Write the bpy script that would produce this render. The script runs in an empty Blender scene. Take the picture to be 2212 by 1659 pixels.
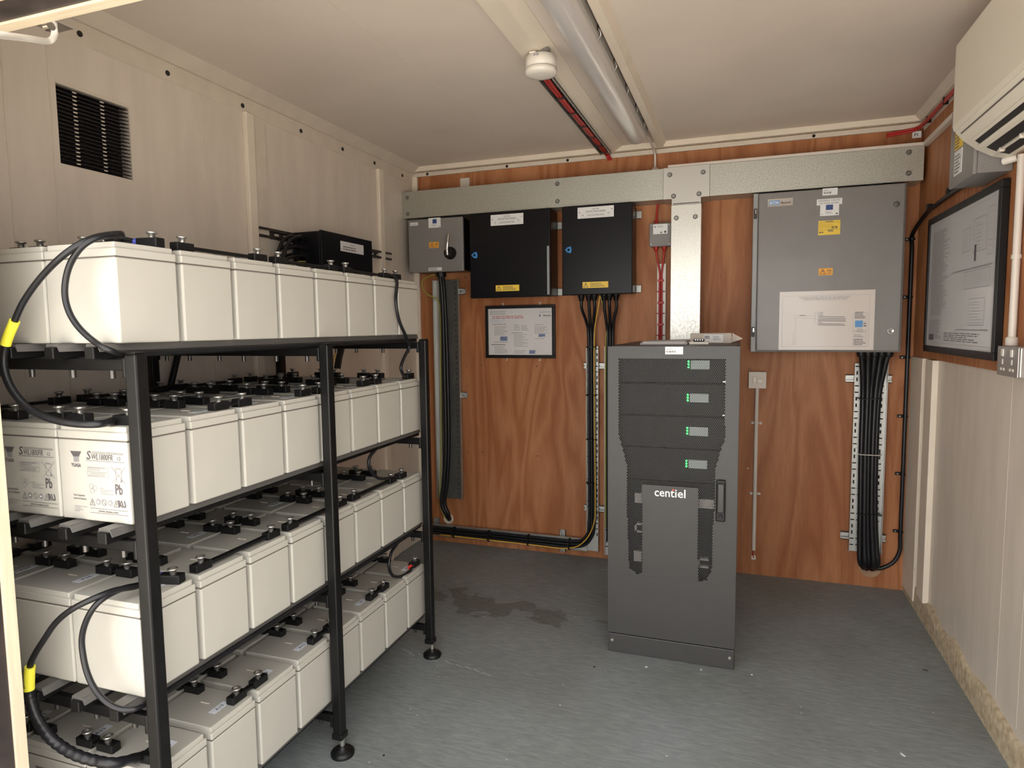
import bpy, bmesh, math, random
from mathutils import Vector, Matrix
random.seed(7)
S = bpy.context.scene
COL = S.collection
PI = math.pi
# ---------------------------------------------------------------- camera
CX, CY, CZ, YAW, PITCH, ROLL, FPX = 1.8713, -3.6275, 1.3337, 0.3392, -0.0865, -0.0118, 1408.65
_f = Vector((-math.sin(YAW)*math.cos(PITCH), math.cos(YAW)*math.cos(PITCH), math.sin(PITCH)))
_r = Vector((math.cos(YAW), math.sin(YAW), 0)); _u = _r.cross(_f)
RT = _r*math.cos(ROLL) + _u*math.sin(ROLL); UP = _u*math.cos(ROLL) - _r*math.sin(ROLL)
cam = bpy.data.objects.new('camera', bpy.data.cameras.new('camera')); COL.objects.link(cam)
cam.matrix_world = Matrix(((RT.x, UP.x, -_f.x, CX), (RT.y, UP.y, -_f.y, CY), (RT.z, UP.z, -_f.z, CZ), (0, 0, 0, 1)))
cam.data.sensor_width = 36; cam.data.lens = FPX/2212*36; cam.data.clip_start = 0.05
S.camera = cam
# ---------------------------------------------------------------- world and light
W = bpy.data.worlds.new('daylight'); S.world = W; W.use_nodes = True
bg = W.node_tree.nodes['Background']; bg.inputs[0].default_value = (1.0, 0.985, 0.96, 1); bg.inputs[1].default_value = 1.0
S.view_settings.view_transform = 'Standard'; S.view_settings.look = 'None'
S.view_settings.exposure = 2.08; S.view_settings.gamma = 1.0
S.view_settings.use_curve_mapping = False
S.cycles.max_bounces = 10; S.cycles.diffuse_bounces = 7; S.cycles.transparent_max_bounces = 8
S.cycles.use_denoising = True
# sun added behind the cabin, so the lit yard bounces light onto the ceiling
sun = bpy.data.objects.new('sun', bpy.data.lights.new('sun', 'SUN')); COL.objects.link(sun)
sun.data.energy = 9.0; sun.data.angle = math.radians(3); sun.data.color = (1.0, 0.95, 0.86)
sun.rotation_euler = (math.radians(28), 0, math.radians(158))   # high, from behind the cabin: lights the yard outside the door
ROOM_W, ROOM_H, XL, YF = 2.665, 2.3, -0.03, -2.76

def at(px, py, ax, v):
    """point of the surveyed room seen at a pixel of the 2212 px photograph, on the wall, floor or shelf plane ax = v"""
    d = _f + RT*((px-1106)/FPX) - UP*((py-829.5)/FPX)
    i = 'xyz'.index(ax); o = Vector((CX, CY, CZ))
    return o + d*((v-o[i])/d[i])
def xz(px, py, y=0.0): p = at(px, py, 'y', y); return p.x, p.z
def yz(px, py, x): p = at(px, py, 'x', x); return p.y, p.z

# ---------------------------------------------------------------- materials
MATS = {}
def mat(name, col, rough=0.5, metal=0.0, var=0.0, scale=12.0, bump=0.0, bscale=60.0, stretch=(1, 1, 1), emit=0, spec=0.5, trans=0, dark=None, coat=0, rnd=0):
    if name in MATS: return MATS[name]
    m = bpy.data.materials.new(name); m.use_nodes = True; nt = m.node_tree; N = nt.nodes; L = nt.links
    b = N['Principled BSDF']; b.inputs['Base Color'].default_value = (*col, 1); b.inputs['Roughness'].default_value = rough
    b.inputs['Metallic'].default_value = metal; b.inputs['Specular IOR Level'].default_value = spec
    b.inputs['Coat Weight'].default_value = coat
    if trans: b.inputs['Transmission Weight'].default_value = trans
    if emit: b.inputs['Emission Color'].default_value = (*col, 1); b.inputs['Emission Strength'].default_value = emit
    tc = N.new('ShaderNodeTexCoord'); mp = N.new('ShaderNodeMapping'); mp.inputs['Scale'].default_value = stretch
    L.new(tc.outputs['Object'], mp.inputs['Vector'])
    no = N.new('ShaderNodeTexNoise'); no.inputs['Scale'].default_value = scale; no.inputs['Detail'].default_value = 5
    L.new(mp.outputs[0], no.inputs['Vector'])
    mx = N.new('ShaderNodeMix'); mx.data_type = 'RGBA'
    d = dark or tuple(c*(1-var) for c in col); lt = tuple(min(1, c*(1+var*0.6)) for c in col)
    mx.inputs[6].default_value = (*d, 1); mx.inputs[7].default_value = (*lt, 1)
    rp = N.new('ShaderNodeValToRGB'); rp.color_ramp.elements[0].position = 0.35; rp.color_ramp.elements[1].position = 0.65
    L.new(no.outputs['Fac'], rp.inputs[0]); L.new(rp.outputs[0], mx.inputs[0])
    if var or dark: L.new(mx.outputs[2], b.inputs['Base Color'])
    if bump:
        n2 = N.new('ShaderNodeTexNoise'); n2.inputs['Scale'].default_value = bscale; n2.inputs['Detail'].default_value = 4
        L.new(mp.outputs[0], n2.inputs['Vector'])
        bp = N.new('ShaderNodeBump'); bp.inputs['Strength'].default_value = bump; bp.inputs['Distance'].default_value = 0.002
        L.new(n2.outputs['Fac'], bp.inputs['Height']); L.new(bp.outputs[0], b.inputs['Normal'])
    MATS[name] = m; return m
def ramp(N, pts):
    r = N.new('ShaderNodeValToRGB'); e = r.color_ramp.elements
    e[0].position, e[0].color = pts[0][0], (*pts[0][1], 1); e[1].position, e[1].color = pts[-1][0], (*pts[-1][1], 1)
    for p, c in pts[1:-1]:
        x = e.new(p); x.color = (*c, 1)
    return r
def wood_mat(name, axis='x'):
    m = bpy.data.materials.new(name); m.use_nodes = True; nt = m.node_tree; N = nt.nodes; L = nt.links; b = N['Principled BSDF']
    tc = N.new('ShaderNodeTexCoord')
    mp = N.new('ShaderNodeMapping'); mp.inputs['Scale'].default_value = (3.0, 3.0, 0.42)
    L.new(tc.outputs['Object'], mp.inputs['Vector'])
    n0 = N.new('ShaderNodeTexNoise'); n0.inputs['Scale'].default_value = 1.35; n0.inputs['Detail'].default_value = 2.5; n0.inputs['Distortion'].default_value = .7
    L.new(mp.outputs[0], n0.inputs['Vector'])
    mu = N.new('ShaderNodeMath'); mu.operation = 'MULTIPLY'; mu.inputs[1].default_value = 48
    sn = N.new('ShaderNodeMath'); sn.operation = 'SINE'
    L.new(n0.outputs['Fac'], mu.inputs[0]); L.new(mu.outputs[0], sn.inputs[0])
    r1 = ramp(N, [(0.0, (0.335, 0.126, 0.048)), (0.3, (0.375, 0.152, 0.062)), (0.7, (0.400, 0.168, 0.070)), (1.0, (0.435, 0.190, 0.084))])
    ma = N.new('ShaderNodeMapRange'); ma.inputs[1].default_value = -1; ma.inputs[2].default_value = 1
    L.new(sn.outputs[0], ma.inputs[0]); L.new(ma.outputs[0], r1.inputs[0])
    # broad reddish / pale drifts
    n1 = N.new('ShaderNodeTexNoise'); n1.inputs['Scale'].default_value = 2.2; n1.inputs['Detail'].default_value = 3
    mp1 = N.new('ShaderNodeMapping'); mp1.inputs['Scale'].default_value = (1.4, 1.4, 0.5); L.new(tc.outputs['Object'], mp1.inputs['Vector']); L.new(mp1.outputs[0], n1.inputs['Vector'])
    r2 = ramp(N, [(0.3, (0.92, 0.84, 0.76)), (0.7, (1.10, 1.14, 1.2))])
    L.new(n1.outputs['Fac'], r2.inputs[0])
    mx = N.new('ShaderNodeMix'); mx.data_type = 'RGBA'; mx.blend_type = 'MULTIPLY'; mx.inputs[0].default_value = 1
    L.new(r1.outputs[0], mx.inputs[6]); L.new(r2.outputs[0], mx.inputs[7])
    # fine pores
    n2 = N.new('ShaderNodeTexNoise'); n2.inputs['Scale'].default_value = 26; n2.inputs['Detail'].default_value = 5
    mp2 = N.new('ShaderNodeMapping'); mp2.inputs['Scale'].default_value = (9, 9, 0.35); L.new(tc.outputs['Object'], mp2.inputs['Vector']); L.new(mp2.outputs[0], n2.inputs['Vector'])
    r3 = ramp(N, [(0.35, (0.86, 0.84, 0.82)), (0.62, (1.04, 1.04, 1.04))])
    L.new(n2.outputs['Fac'], r3.inputs[0])
    m2 = N.new('ShaderNodeMix'); m2.data_type = 'RGBA'; m2.blend_type = 'MULTIPLY'; m2.inputs[0].default_value = 1
    L.new(mx.outputs[2], m2.inputs[6]); L.new(r3.outputs[0], m2.inputs[7])
    # scattered short dark flecks
    n3 = N.new('ShaderNodeTexNoise'); n3.inputs['Scale'].default_value = 14; n3.inputs['Detail'].default_value = 1
    mp3 = N.new('ShaderNodeMapping'); mp3.inputs['Scale'].default_value = (3.6, 3.6, 0.7); L.new(tc.outputs['Object'], mp3.inputs['Vector']); L.new(mp3.outputs[0], n3.inputs['Vector'])
    r4 = ramp(N, [(0.17, (0.35, 0.28, 0.25)), (0.22, (1, 1, 1))])
    L.new(n3.outputs['Fac'], r4.inputs[0])
    m3 = N.new('ShaderNodeMix'); m3.data_type = 'RGBA'; m3.blend_type = 'MULTIPLY'; m3.inputs[0].default_value = 1
    L.new(m2.outputs[2], m3.inputs[6]); L.new(r4.outputs[0], m3.inputs[7])
    L.new(m3.outputs[2], b.inputs['Base Color']); b.inputs['Roughness'].default_value = 0.5; b.inputs['Specular IOR Level'].default_value = 0.3
    MATS[name] = m; return m
def floor_mat():
    m = bpy.data.materials.new('painted_floor'); m.use_nodes = True; nt = m.node_tree; N = nt.nodes; L = nt.links; b = N['Principled BSDF']
    tc = N.new('ShaderNodeTexCoord')
    mp = N.new('ShaderNodeMapping'); mp.inputs['Scale'].default_value = (2.6, 15, 1); mp.inputs['Rotation'].default_value = (0, 0, 0.06); L.new(tc.outputs['Object'], mp.inputs['Vector'])
    a = N.new('ShaderNodeTexNoise'); a.inputs['Scale'].default_value = 6; a.inputs['Detail'].default_value = 8; a.inputs['Roughness'].default_value = .7; L.new(mp.outputs[0], a.inputs['Vector'])
    r1 = ramp(N, [(0.3, (0.172, 0.194, 0.205)), (0.5, (0.222, 0.247, 0.258)), (0.72, (0.30, 0.325, 0.33))]); L.new(a.outputs['Fac'], r1.inputs[0])
    c = N.new('ShaderNodeTexNoise'); c.inputs['Scale'].default_value = 2.3; c.inputs['Detail'].default_value = 5; L.new(tc.outputs['Object'], c.inputs['Vector'])
    r2 = ramp(N, [(0.3, (0.86, 0.84, 0.80)), (0.7, (1.10, 1.10, 1.10))]); L.new(c.outputs['Fac'], r2.inputs[0])
    mx = N.new('ShaderNodeMix'); mx.data_type = 'RGBA'; mx.blend_type = 'MULTIPLY'; mx.inputs[0].default_value = 1
    L.new(r1.outputs[0], mx.inputs[6]); L.new(r2.outputs[0], mx.inputs[7])
    # white paint specks
    v = N.new('ShaderNodeTexNoise'); v.inputs['Scale'].default_value = 75; v.inputs['Detail'].default_value = 0; L.new(tc.outputs['Object'], v.inputs['Vector'])
    r3 = ramp(N, [(0.86, (0, 0, 0)), (0.90, (1, 1, 1))]); L.new(v.outputs['Fac'], r3.inputs[0])
    m2 = N.new('ShaderNodeMix'); m2.data_type = 'RGBA'; L.new(r3.outputs[0], m2.inputs[0]); L.new(mx.outputs[2], m2.inputs[6]); m2.inputs[7].default_value = (0.6, 0.6, 0.56, 1)
    # damp-looking stain with an irregular edge beyond the rack foot
    mp2 = N.new('ShaderNodeMapping'); mp2.inputs['Location'].default_value = (-0.62, 0.78, 0); mp2.inputs['Scale'].default_value = (2.0, 6.5, 1); mp2.vector_type = 'TEXTURE'
    mp2.inputs['Location'].default_value = (0.72, -0.80, 0); mp2.inputs['Scale'].default_value = (0.62, 0.14, 1); mp2.inputs['Rotation'].default_value = (0, 0, -0.12)
    L.new(tc.outputs['Object'], mp2.inputs['Vector'])
    ln = N.new('ShaderNodeVectorMath'); ln.operation = 'LENGTH'
    nn = N.new('ShaderNodeTexNoise'); nn.inputs['Scale'].default_value = 7; nn.inputs['Detail'].default_value = 4; L.new(tc.outputs['Object'], nn.inputs['Vector'])
    L.new(mp2.outputs[0], ln.inputs[0])
    ad = N.new('ShaderNodeMath'); ad.operation = 'MULTIPLY_ADD'; ad.inputs[1].default_value = 3.2; L.new(nn.outputs['Fac'], ad.inputs[0]); L.new(ln.outputs['Value'], ad.inputs[2])
    r5 = ramp(N, [(0.0, (1, 1, 1)), (1, (0, 0, 0))]); r5.color_ramp.elements[0].position = .42; r5.color_ramp.elements[1].position = .44
    dv = N.new('ShaderNodeMath'); dv.operation = 'MULTIPLY'; dv.inputs[1].default_value = .2; L.new(ad.outputs[0], dv.inputs[0]); L.new(dv.outputs[0], r5.inputs[0])
    m3 = N.new('ShaderNodeMix'); m3.data_type = 'RGBA'; m3.blend_type = 'MULTIPLY'; L.new(r5.outputs[0], m3.inputs[0]); L.new(m2.outputs[2], m3.inputs[6]); m3.inputs[7].default_value = (0.66, 0.64, 0.6, 1)
    L.new(m3.outputs[2], b.inputs['Base Color'])
    rr = ramp(N, [(0.3, (0.62,)*3), (0.7, (0.42,)*3)]); L.new(a.outputs['Fac'], rr.inputs[0]); L.new(rr.outputs[0], b.inputs['Roughness'])
    bp = N.new('ShaderNodeBump'); bp.inputs['Strength'].default_value = .22; bp.inputs['Distance'].default_value = .002; L.new(a.outputs['Fac'], bp.inputs['Height']); L.new(bp.outputs[0], b.inputs['Normal'])
    MATS['painted_floor'] = m; return m
def galv(name, base, rough, spec_amt=.35):
    m = bpy.data.materials.new(name); m.use_nodes = True; nt = m.node_tree; N = nt.nodes; L = nt.links; b = N['Principled BSDF']
    tc = N.new('ShaderNodeTexCoord'); v = N.new('ShaderNodeTexVoronoi'); v.inputs['Scale'].default_value = 150; L.new(tc.outputs['Object'], v.inputs['Vector'])
    n = N.new('ShaderNodeTexNoise'); n.inputs['Scale'].default_value = 240; n.inputs['Detail'].default_value = 2; L.new(tc.outputs['Object'], n.inputs['Vector'])
    lo = tuple(c*(1-spec_amt) for c in base); hi = tuple(min(1, c*(1+spec_amt*.35)) for c in base)
    r = ramp(N, [(0.36, lo), (0.46, base), (0.7, hi)]); L.new(n.outputs['Fac'], r.inputs[0])
    L.new(r.outputs[0], b.inputs['Base Color']); b.inputs['Metallic'].default_value = .75
    rr = ramp(N, [(0.0, (rough-.06,)*3), (1.0, (rough+.1,)*3)]); L.new(v.outputs['Color'], rr.inputs[0]); L.new(rr.outputs[0], b.inputs['Roughness'])
    MATS[name] = m; return m
wood = wood_mat('plywood'); floorM = floor_mat()
galvM = galv('galvanised_sheet', (0.50, 0.50, 0.45), .42, .38); galvS = galv('galvanised_tray', (0.52, 0.52, 0.5), .4, .15)
wallM = mat('beige_wall_board', (0.66, 0.585, 0.505), .42, var=.06, scale=5, bump=.12, bscale=40, stretch=(3, 3, .5))
ceilM = mat('beige_ceiling_board', (0.70, 0.622, 0.548), .55, var=.05, scale=2.5, bump=.1, bscale=30)
creamT = mat('cream_trim', (0.76, 0.675, 0.565), .4, var=.04, scale=8)
greyT = mat('grey_cream_trim', (0.64, 0.57, 0.48), .45, var=.05)
caseM = mat('battery_cream', (0.47, 0.45, 0.402), .42, var=.03, scale=9)
lidM = mat('battery_lid_cream', (0.47, 0.45, 0.402), .40, var=.02, scale=9)
seamM = mat('battery_seam', (0.12, 0.105, 0.09), .6)
inkM = mat('dark_print', (0.10, 0.09, 0.10), .5)
greyInk = mat('grey_print', (0.30, 0.29, 0.30), .5)
rackM = mat('black_powder_coat', (0.006, 0.0058, 0.006), .38, spec=.3, var=.2, scale=30, bump=.05, bscale=200)
blackM = mat('black_plastic', (0.006, 0.006, 0.0065), .42, spec=.35, bump=.04, bscale=150)
cableM = mat('black_cable_sheath', (0.009, 0.009, 0.011), .35, spec=.4)
railCap = mat('grey_rail_cover', (0.10, 0.095, 0.09), .3)
boltM = mat('dull_steel', (0.55, 0.53, 0.50), .3, metal=.9)
darkBolt = mat('dark_zinc', (0.09, 0.085, 0.08), .3, metal=.8)
labelM = mat('white_label', (0.78, 0.78, 0.78), .45)
bluLab = mat('bluish_white_label', (0.74, 0.77, 0.84), .4)
paperM = mat('white_paper', (0.66, 0.64, 0.64), .6, var=.03, scale=7)
glossP = mat('laminated_paper', (0.66, 0.60, 0.56), .18, spec=.6)
yelM = mat('yellow_label', (0.83, 0.58, 0.06), .45); oraM = mat('orange_label', (0.85, 0.40, 0.04), .45)
yelS = mat('yellow_sleeve', (0.85, 0.80, 0.06), .45)
blueM = mat('blue_lock', (0.05, 0.26, 0.62), .4); navyM = mat('navy_print', (0.03, 0.06, 0.22), .5); skyM = mat('blue_print', (0.10, 0.30, 0.62), .45)
tapeB = mat('blue_tape', (0.07, 0.09, 0.5), .4); redTape = mat('red_tape', (0.75, 0.05, 0.03), .4)
redM = mat('red_cable_sheath', (0.42, 0.018, 0.015), .4); redP = mat('red_print', (0.45, 0.10, 0.10), .5)
encM = mat('black_enclosure_paint', (0.004, 0.004, 0.006), .33, spec=.28, var=.1, bump=.06, bscale=220)
greyBox = mat('grey_enclosure_paint', (0.215, 0.203, 0.198), .34, var=.03, bump=.05, bscale=260, coat=.1)
greyBox2 = mat('grey_enclosure_side', (0.27, 0.26, 0.25), .4)
upsM = mat('charcoal_cabinet_paint', (0.050, 0.048, 0.047), .42, spec=.4, var=.04, bump=.06, bscale=260)
upsD = mat('dark_cabinet_interior', (0.006, 0.006, 0.006), .6, spec=.2); modM = mat('dark_module_face', (0.012, 0.011, 0.011), .55, spec=.2)
lcdM = mat('lcd_window', (0.30, 0.34, 0.33), .25, emit=.06); ledM = mat('green_led', (0.06, 1.0, 0.16), .3, emit=1.0)
paleM = mat('pale_component', (0.40, 0.37, 0.35), .5)
whiteP = mat('white_plastic', (0.74, 0.70, 0.64), .35); whiteC = mat('white_conduit_plastic', (0.66, 0.60, 0.54), .4)
acM = mat('air_conditioner_plastic', (0.74, 0.69, 0.59), .38); acD = mat('dark_vent_opening', (0.012, 0.012, 0.014), .5)
chrome = mat('bright_steel', (0.72, 0.70, 0.68), .18, metal=1)
brass = mat('pale_screw', (0.62, 0.50, 0.38), .35, metal=.6); holeM = mat('dark_hole', (0.02, 0.015, 0.012), .8)
ventM = mat('black_grille', (0.030, 0.024, 0.026), .45)
pine = mat('pale_pine', (0.52, 0.41, 0.27), .55, var=.10, scale=6, stretch=(1, 6, 6)); plyE = mat('plywood_edge', (0.62, 0.52, 0.38), .5, var=.08, scale=9, stretch=(1, 16, 1))
steelD = mat('brown_steel_frame', (0.040, 0.030, 0.028), .45, var=.5, scale=9)
chip = mat('bare_chipboard_strip', (0.62, 0.52, 0.37), .7, dark=(0.40, 0.31, 0.20), scale=38, bump=.6, bscale=40)
earthM = mat('green_yellow_sheath', (0.36, 0.34, 0.06), .45); earthY = mat('yellow_sheath', (0.72, 0.42, 0.05), .4)
diffM = mat('frosted_diffuser', (0.60, 0.58, 0.58), .28, trans=.15, coat=.2); foldM = mat('grey_folder', (0.36, 0.33, 0.31), .5)
card = mat('pale_carton', (0.60, 0.54, 0.47), .6); gasket = mat('light_grey_edge', (0.30, 0.31, 0.31), .4)
sock = mat('metal_socket_plate', (0.38, 0.37, 0.36), .35, metal=.5); glassM = mat('clear_glazing', (0.9, 0.9, 0.9), .05, spec=.5)
trunkScrew = mat('zinc_screw', (.30, .30, .29), .35, metal=.9)
redBrown = mat('yard_ground', (0.42, 0.40, 0.37), .9, var=.2, scale=3)

# ---------------------------------------------------------------- mesh helpers
ORG = {}
def V(*a): return Vector(a)
class MB:
    def __init__(s): s.v, s.f, s.m, s.sm, s.mats = [], [], [], [], []
    def mi(s, m):
        if m not in s.mats: s.mats.append(m)
        return s.mats.index(m)
    def add(s, vs, fs, m=None, smooth=False, M=None):
        o = len(s.v); s.v += [tuple(M @ Vector(p)) if M else tuple(p) for p in vs]; k = s.mi(m)
        for f in fs: s.f.append([i+o for i in f]); s.m.append(k); s.sm.append(smooth)
        return s
    def box(s, x0, x1, y0, y1, z0, z1, bev=0, m=None, M=None, seg=2):
        if x1 < x0: x0, x1 = x1, x0
        if y1 < y0: y0, y1 = y1, y0
        if z1 < z0: z0, z1 = z1, z0
        bm = bmesh.new(); bmesh.ops.create_cube(bm, size=1)
        for v in bm.verts: v.co = Vector(((x0+x1)/2+v.co.x*(x1-x0), (y0+y1)/2+v.co.y*(y1-y0), (z0+z1)/2+v.co.z*(z1-z0)))
        if bev > 0: bmesh.ops.bevel(bm, geom=bm.edges[:], offset=bev, segments=seg, affect='EDGES', profile=.5)
        bm.verts.index_update()
        s.add([v.co.copy() for v in bm.verts], [[v.index for v in f.verts] for f in bm.faces], m, False, M); bm.free(); return s
    def prism(s, pts, axis, a, b, m=None, smooth=False):
        """closed outline pts (2D) extruded along axis from a to b"""
        n = len(pts)
        def P(p, t): return {'x': (t, p[0], p[1]), 'y': (p[0], t, p[1]), 'z': (p[0], p[1], t)}[axis]
        vs = [P(p, a) for p in pts] + [P(p, b) for p in pts]
        area = sum(pts[i][0]*pts[(i+1) % n][1]-pts[(i+1) % n][0]*pts[i][1] for i in range(n))
        fs = [[i, (i+1) % n, (i+1) % n+n, i+n] for i in range(n)] + [list(range(n))[::-1], list(range(n, 2*n))]
        flip = (area > 0) != (b > a)
        if axis == 'y': flip = not flip
        if flip: fs = [f[::-1] for f in fs]
        return s.add(vs, fs, m, smooth)
    def ring(s, p, t, r, n, ref):
        u = (ref - t*ref.dot(t)).normalized(); w = t.cross(u)
        return [tuple(p + u*(r*math.cos(2*PI*i/n)) + w*(r*math.sin(2*PI*i/n))) for i in range(n)], u
    def path(s, pts, rad, n=10, m=None, cap=True):
        pts = [Vector(p) for p in pts]; k = len(pts); vs = []; ref = None
        for i in range(k):
            t = (pts[min(i+1, k-1)]-pts[max(i-1, 0)]).normalized()
            if ref is None: ref = Vector((0, 0, 1)) if abs(t.z) < .9 else Vector((1, 0, 0))
            r = rad[i] if isinstance(rad, (list, tuple)) else rad
            rg, ref = s.ring(pts[i], t, r, n, ref); vs += rg
        fs = [[i*n+j, i*n+(j+1) % n, (i+1)*n+(j+1) % n, (i+1)*n+j] for i in range(k-1) for j in range(n)]
        s.add(vs, fs, m, True)
        if cap:
            s.add(vs[:n], [list(range(n))[::-1]], m); s.add(vs[-n:], [list(range(n))], m)
        return s
    def cyl(s, a, b, r, n=16, m=None, r2=None): return s.path([a, b], [r, r2 if r2 is not None else r], n, m)
    def tube(s, pts, r, n=10, m=None, sub=6): return s.path(catmull(pts, sub), r, n, m)
    def lathe(s, prof, c, axis='z', n=24, m=None, sgn=1):
        """prof = (radius, height) pairs about centre c"""
        vs = []; c = Vector(c)
        for r, h in prof:
            for i in range(n):
                a = 2*PI*i/n; x, y = r*math.cos(a), r*math.sin(a)*sgn; h2 = h*sgn
                vs.append(tuple(c + {'z': V(x, y, h2), 'y': V(y, h2, x), 'x': V(h2, x, y)}[axis]))
        fs = [[i*n+j, i*n+(j+1) % n, (i+1)*n+(j+1) % n, (i+1)*n+j] for i in range(len(prof)-1) for j in range(n)]
        s.add(vs, fs, m, True)
        if prof[0][0] > 1e-5: s.add(vs[:n], [list(range(n))[::-1]], m)
        if prof[-1][0] > 1e-5: s.add(vs[-n:], [list(range(n))], m)
        return s
    def build(s, name, m=None, parent=None, kind=None, label=None):
        me = bpy.data.meshes.new(name)
        org = ORG.get(parent.name, V(0, 0, 0)) if parent is not None else V(0, 0, 0)
        me.from_pydata([(x-org.x, y-org.y, z-org.z) for x, y, z in s.v], [], s.f)
        mats = s.mats if s.mats else [m]
        if s.mats and m is not None:
            pass
        for k in mats: me.materials.append(k or m)
        me.polygons.foreach_set('material_index', s.m); me.polygons.foreach_set('use_smooth', s.sm)
        me.validate(); me.update()
        o = bpy.data.objects.new(name, me); COL.objects.link(o)
        if parent is not None: o.parent = parent; ORG[o.name] = org
        if kind: o['kind'] = kind
        if label: o['label'] = label
        return o
def catmull(pts, sub=6):
    P = [Vector(p) for p in pts]; P = [P[0]*2-P[1]] + P + [P[-1]*2-P[-2]]; out = []
    for i in range(1, len(P)-2):
        for k in range(sub):
            t = k/sub; a, b, c, d = P[i-1], P[i], P[i+1], P[i+2]
            out.append(.5*((2*b)+(c-a)*t+(2*a-5*b+4*c-d)*t*t+(3*b-a-3*c+d)*t**3))
    out.append(P[-2]); return out
def thing(name, label, cat, loc=(0, 0, 0), rz=0, group=None, world=True):
    o = bpy.data.objects.new(name, None); COL.objects.link(o); o.location = loc; o.rotation_euler = (0, 0, rz)
    o.empty_display_size = .05
    if world: ORG[o.name] = Vector(loc)
    o['label'] = label; o['category'] = cat
    if group: o['group'] = group
    return o
def tag(o, label, cat, group=None):
    o['label'] = label; o['category'] = cat
    if group: o['group'] = group
    return o
def struct(name, mb, m):
    o = mb.build(name, m); o['kind'] = 'structure'; return o
TXT = {}
def txt(s, bold=0):
    if (s, bold) in TXT: return TXT[(s, bold)]
    c = bpy.data.curves.new('t', 'FONT'); c.body = s; c.size = 1; c.resolution_u = 2; c.offset = bold
    o = bpy.data.objects.new('t', c); COL.objects.link(o)
    dg = bpy.context.evaluated_depsgraph_get(); me = bpy.data.meshes.new_from_object(o.evaluated_get(dg))
    vs = [tuple(v.co) for v in me.vertices]; fs = [list(p.vertices) for p in me.polygons]
    bpy.data.objects.remove(o); bpy.data.curves.remove(c); bpy.data.meshes.remove(me)
    TXT[(s, bold)] = (vs, fs); return vs, fs
class Dec:
    """flat printed matter on a face: origin O, directions u (reading) and v (up); n = u x v points at the reader"""
    def __init__(s, O, u, v, mb=None):
        s.O, s.u, s.v = Vector(O), Vector(u), Vector(v); s.n = s.u.cross(s.v); s.mb = mb or MB()
    def P(s, a, b, h): return s.O + s.u*a + s.v*b + s.n*h
    def poly(s, m, pts, h=.001):
        n = len(pts); ar = sum(pts[i][0]*pts[(i+1) % n][1]-pts[(i+1) % n][0]*pts[i][1] for i in range(n))
        if ar < 0: pts = pts[::-1]
        s.mb.add([s.P(a, b, h) for a, b in pts], [list(range(n))], m); return s
    def rect(s, m, a0, b0, a1, b1, h=.001): return s.poly(m, [(a0, b0), (a1, b0), (a1, b1), (a0, b1)], h)
    def slab(s, m, a0, b0, a1, b1, h0, h1):
        c = [(a0, b0), (a1, b0), (a1, b1), (a0, b1)]
        vs = [s.P(a, b, h0) for a, b in c]+[s.P(a, b, h1) for a, b in c]
        s.mb.add(vs, [[0, 3, 2, 1], [4, 5, 6, 7], [0, 1, 5, 4], [1, 2, 6, 5], [2, 3, 7, 6], [3, 0, 4, 7]], m); return s
    def line(s, m, p, q, w, h=.001):
        p, q = Vector((p[0], p[1])), Vector((q[0], q[1])); d = (q-p).normalized()*w/2; e = Vector((-d.y, d.x))
        return s.poly(m, [tuple(p-e), tuple(q-e), tuple(q+e), tuple(p+e)], h)
    def circ(s, m, a, b, r, h=.001, n=20): return s.poly(m, [(a+r*math.cos(2*PI*i/n), b+r*math.sin(2*PI*i/n)) for i in range(n)], h)
    def loop(s, m, a, b, r, w, h=.001, n=20):
        for i in range(n):
            t, t2 = 2*PI*i/n, 2*PI*(i+1)/n
            s.poly(m, [(a+(r-w)*math.cos(t), b+(r-w)*math.sin(t)), (a+r*math.cos(t), b+r*math.sin(t)), (a+r*math.cos(t2), b+r*math.sin(t2)), (a+(r-w)*math.cos(t2), b+(r-w)*math.sin(t2))], h)
        return s
    def frame(s, m, a0, b0, a1, b1, w, h=.001):
        s.rect(m, a0, b0, a1, b0+w, h); s.rect(m, a0, b1-w, a1, b1, h); s.rect(m, a0, b0, a0+w, b1, h); return s.rect(m, a1-w, b0, a1, b1, h)
    def text(s, m, t, a, b, size, h=.0012, width=None, shear=0, bold=0, center=False, rot=0):
        vs, fs = txt(t, bold)
        if not vs: return s
        x0 = min(v[0] for v in vs); x1 = max(v[0] for v in vs); k = size/.72
        kx = k if width is None else width/(x1-x0)
        if center: a -= (x1-x0)*kx/2
        c, sn = math.cos(rot), math.sin(rot)
        out = []
        for x, y, _ in vs:
            X = (x-x0)*kx+shear*y*k; Y = y*k; out.append(s.P(a+X*c-Y*sn, b+X*sn+Y*c, h))
        s.mb.add(out, fs, m); return s
    def greek(s, m, a0, b0, a1, b1, rows, rnd=None, h=.001, fill=.45):
        """rows of print too fine to read"""
        R = rnd or random.Random(3); dh = (b1-b0)/rows
        for i in range(rows):
            y = b1-(i+1)*dh; x = a0; e = a0+(a1-a0)*R.uniform(.6, 1)
            while x < e:
                w = (a1-a0)*R.uniform(.05, .16); s.rect(m, x, y+dh*.2, min(x+w, e), y+dh*(.2+fill), h); x += w+(a1-a0)*.025
        return s
    def build(s, name, parent, m=None, **k): return s.mb.build(name, m or inkM, parent, **k)

# ================================================================= SETTING
struct('floor', MB().box(-.1, 2.75, YF-.12, .05, -.05, 0), floorM)
struct('ceiling', MB().box(-.1, 2.75, YF-.12, .05, ROOM_H, ROOM_H+.05), ceilM)
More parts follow.
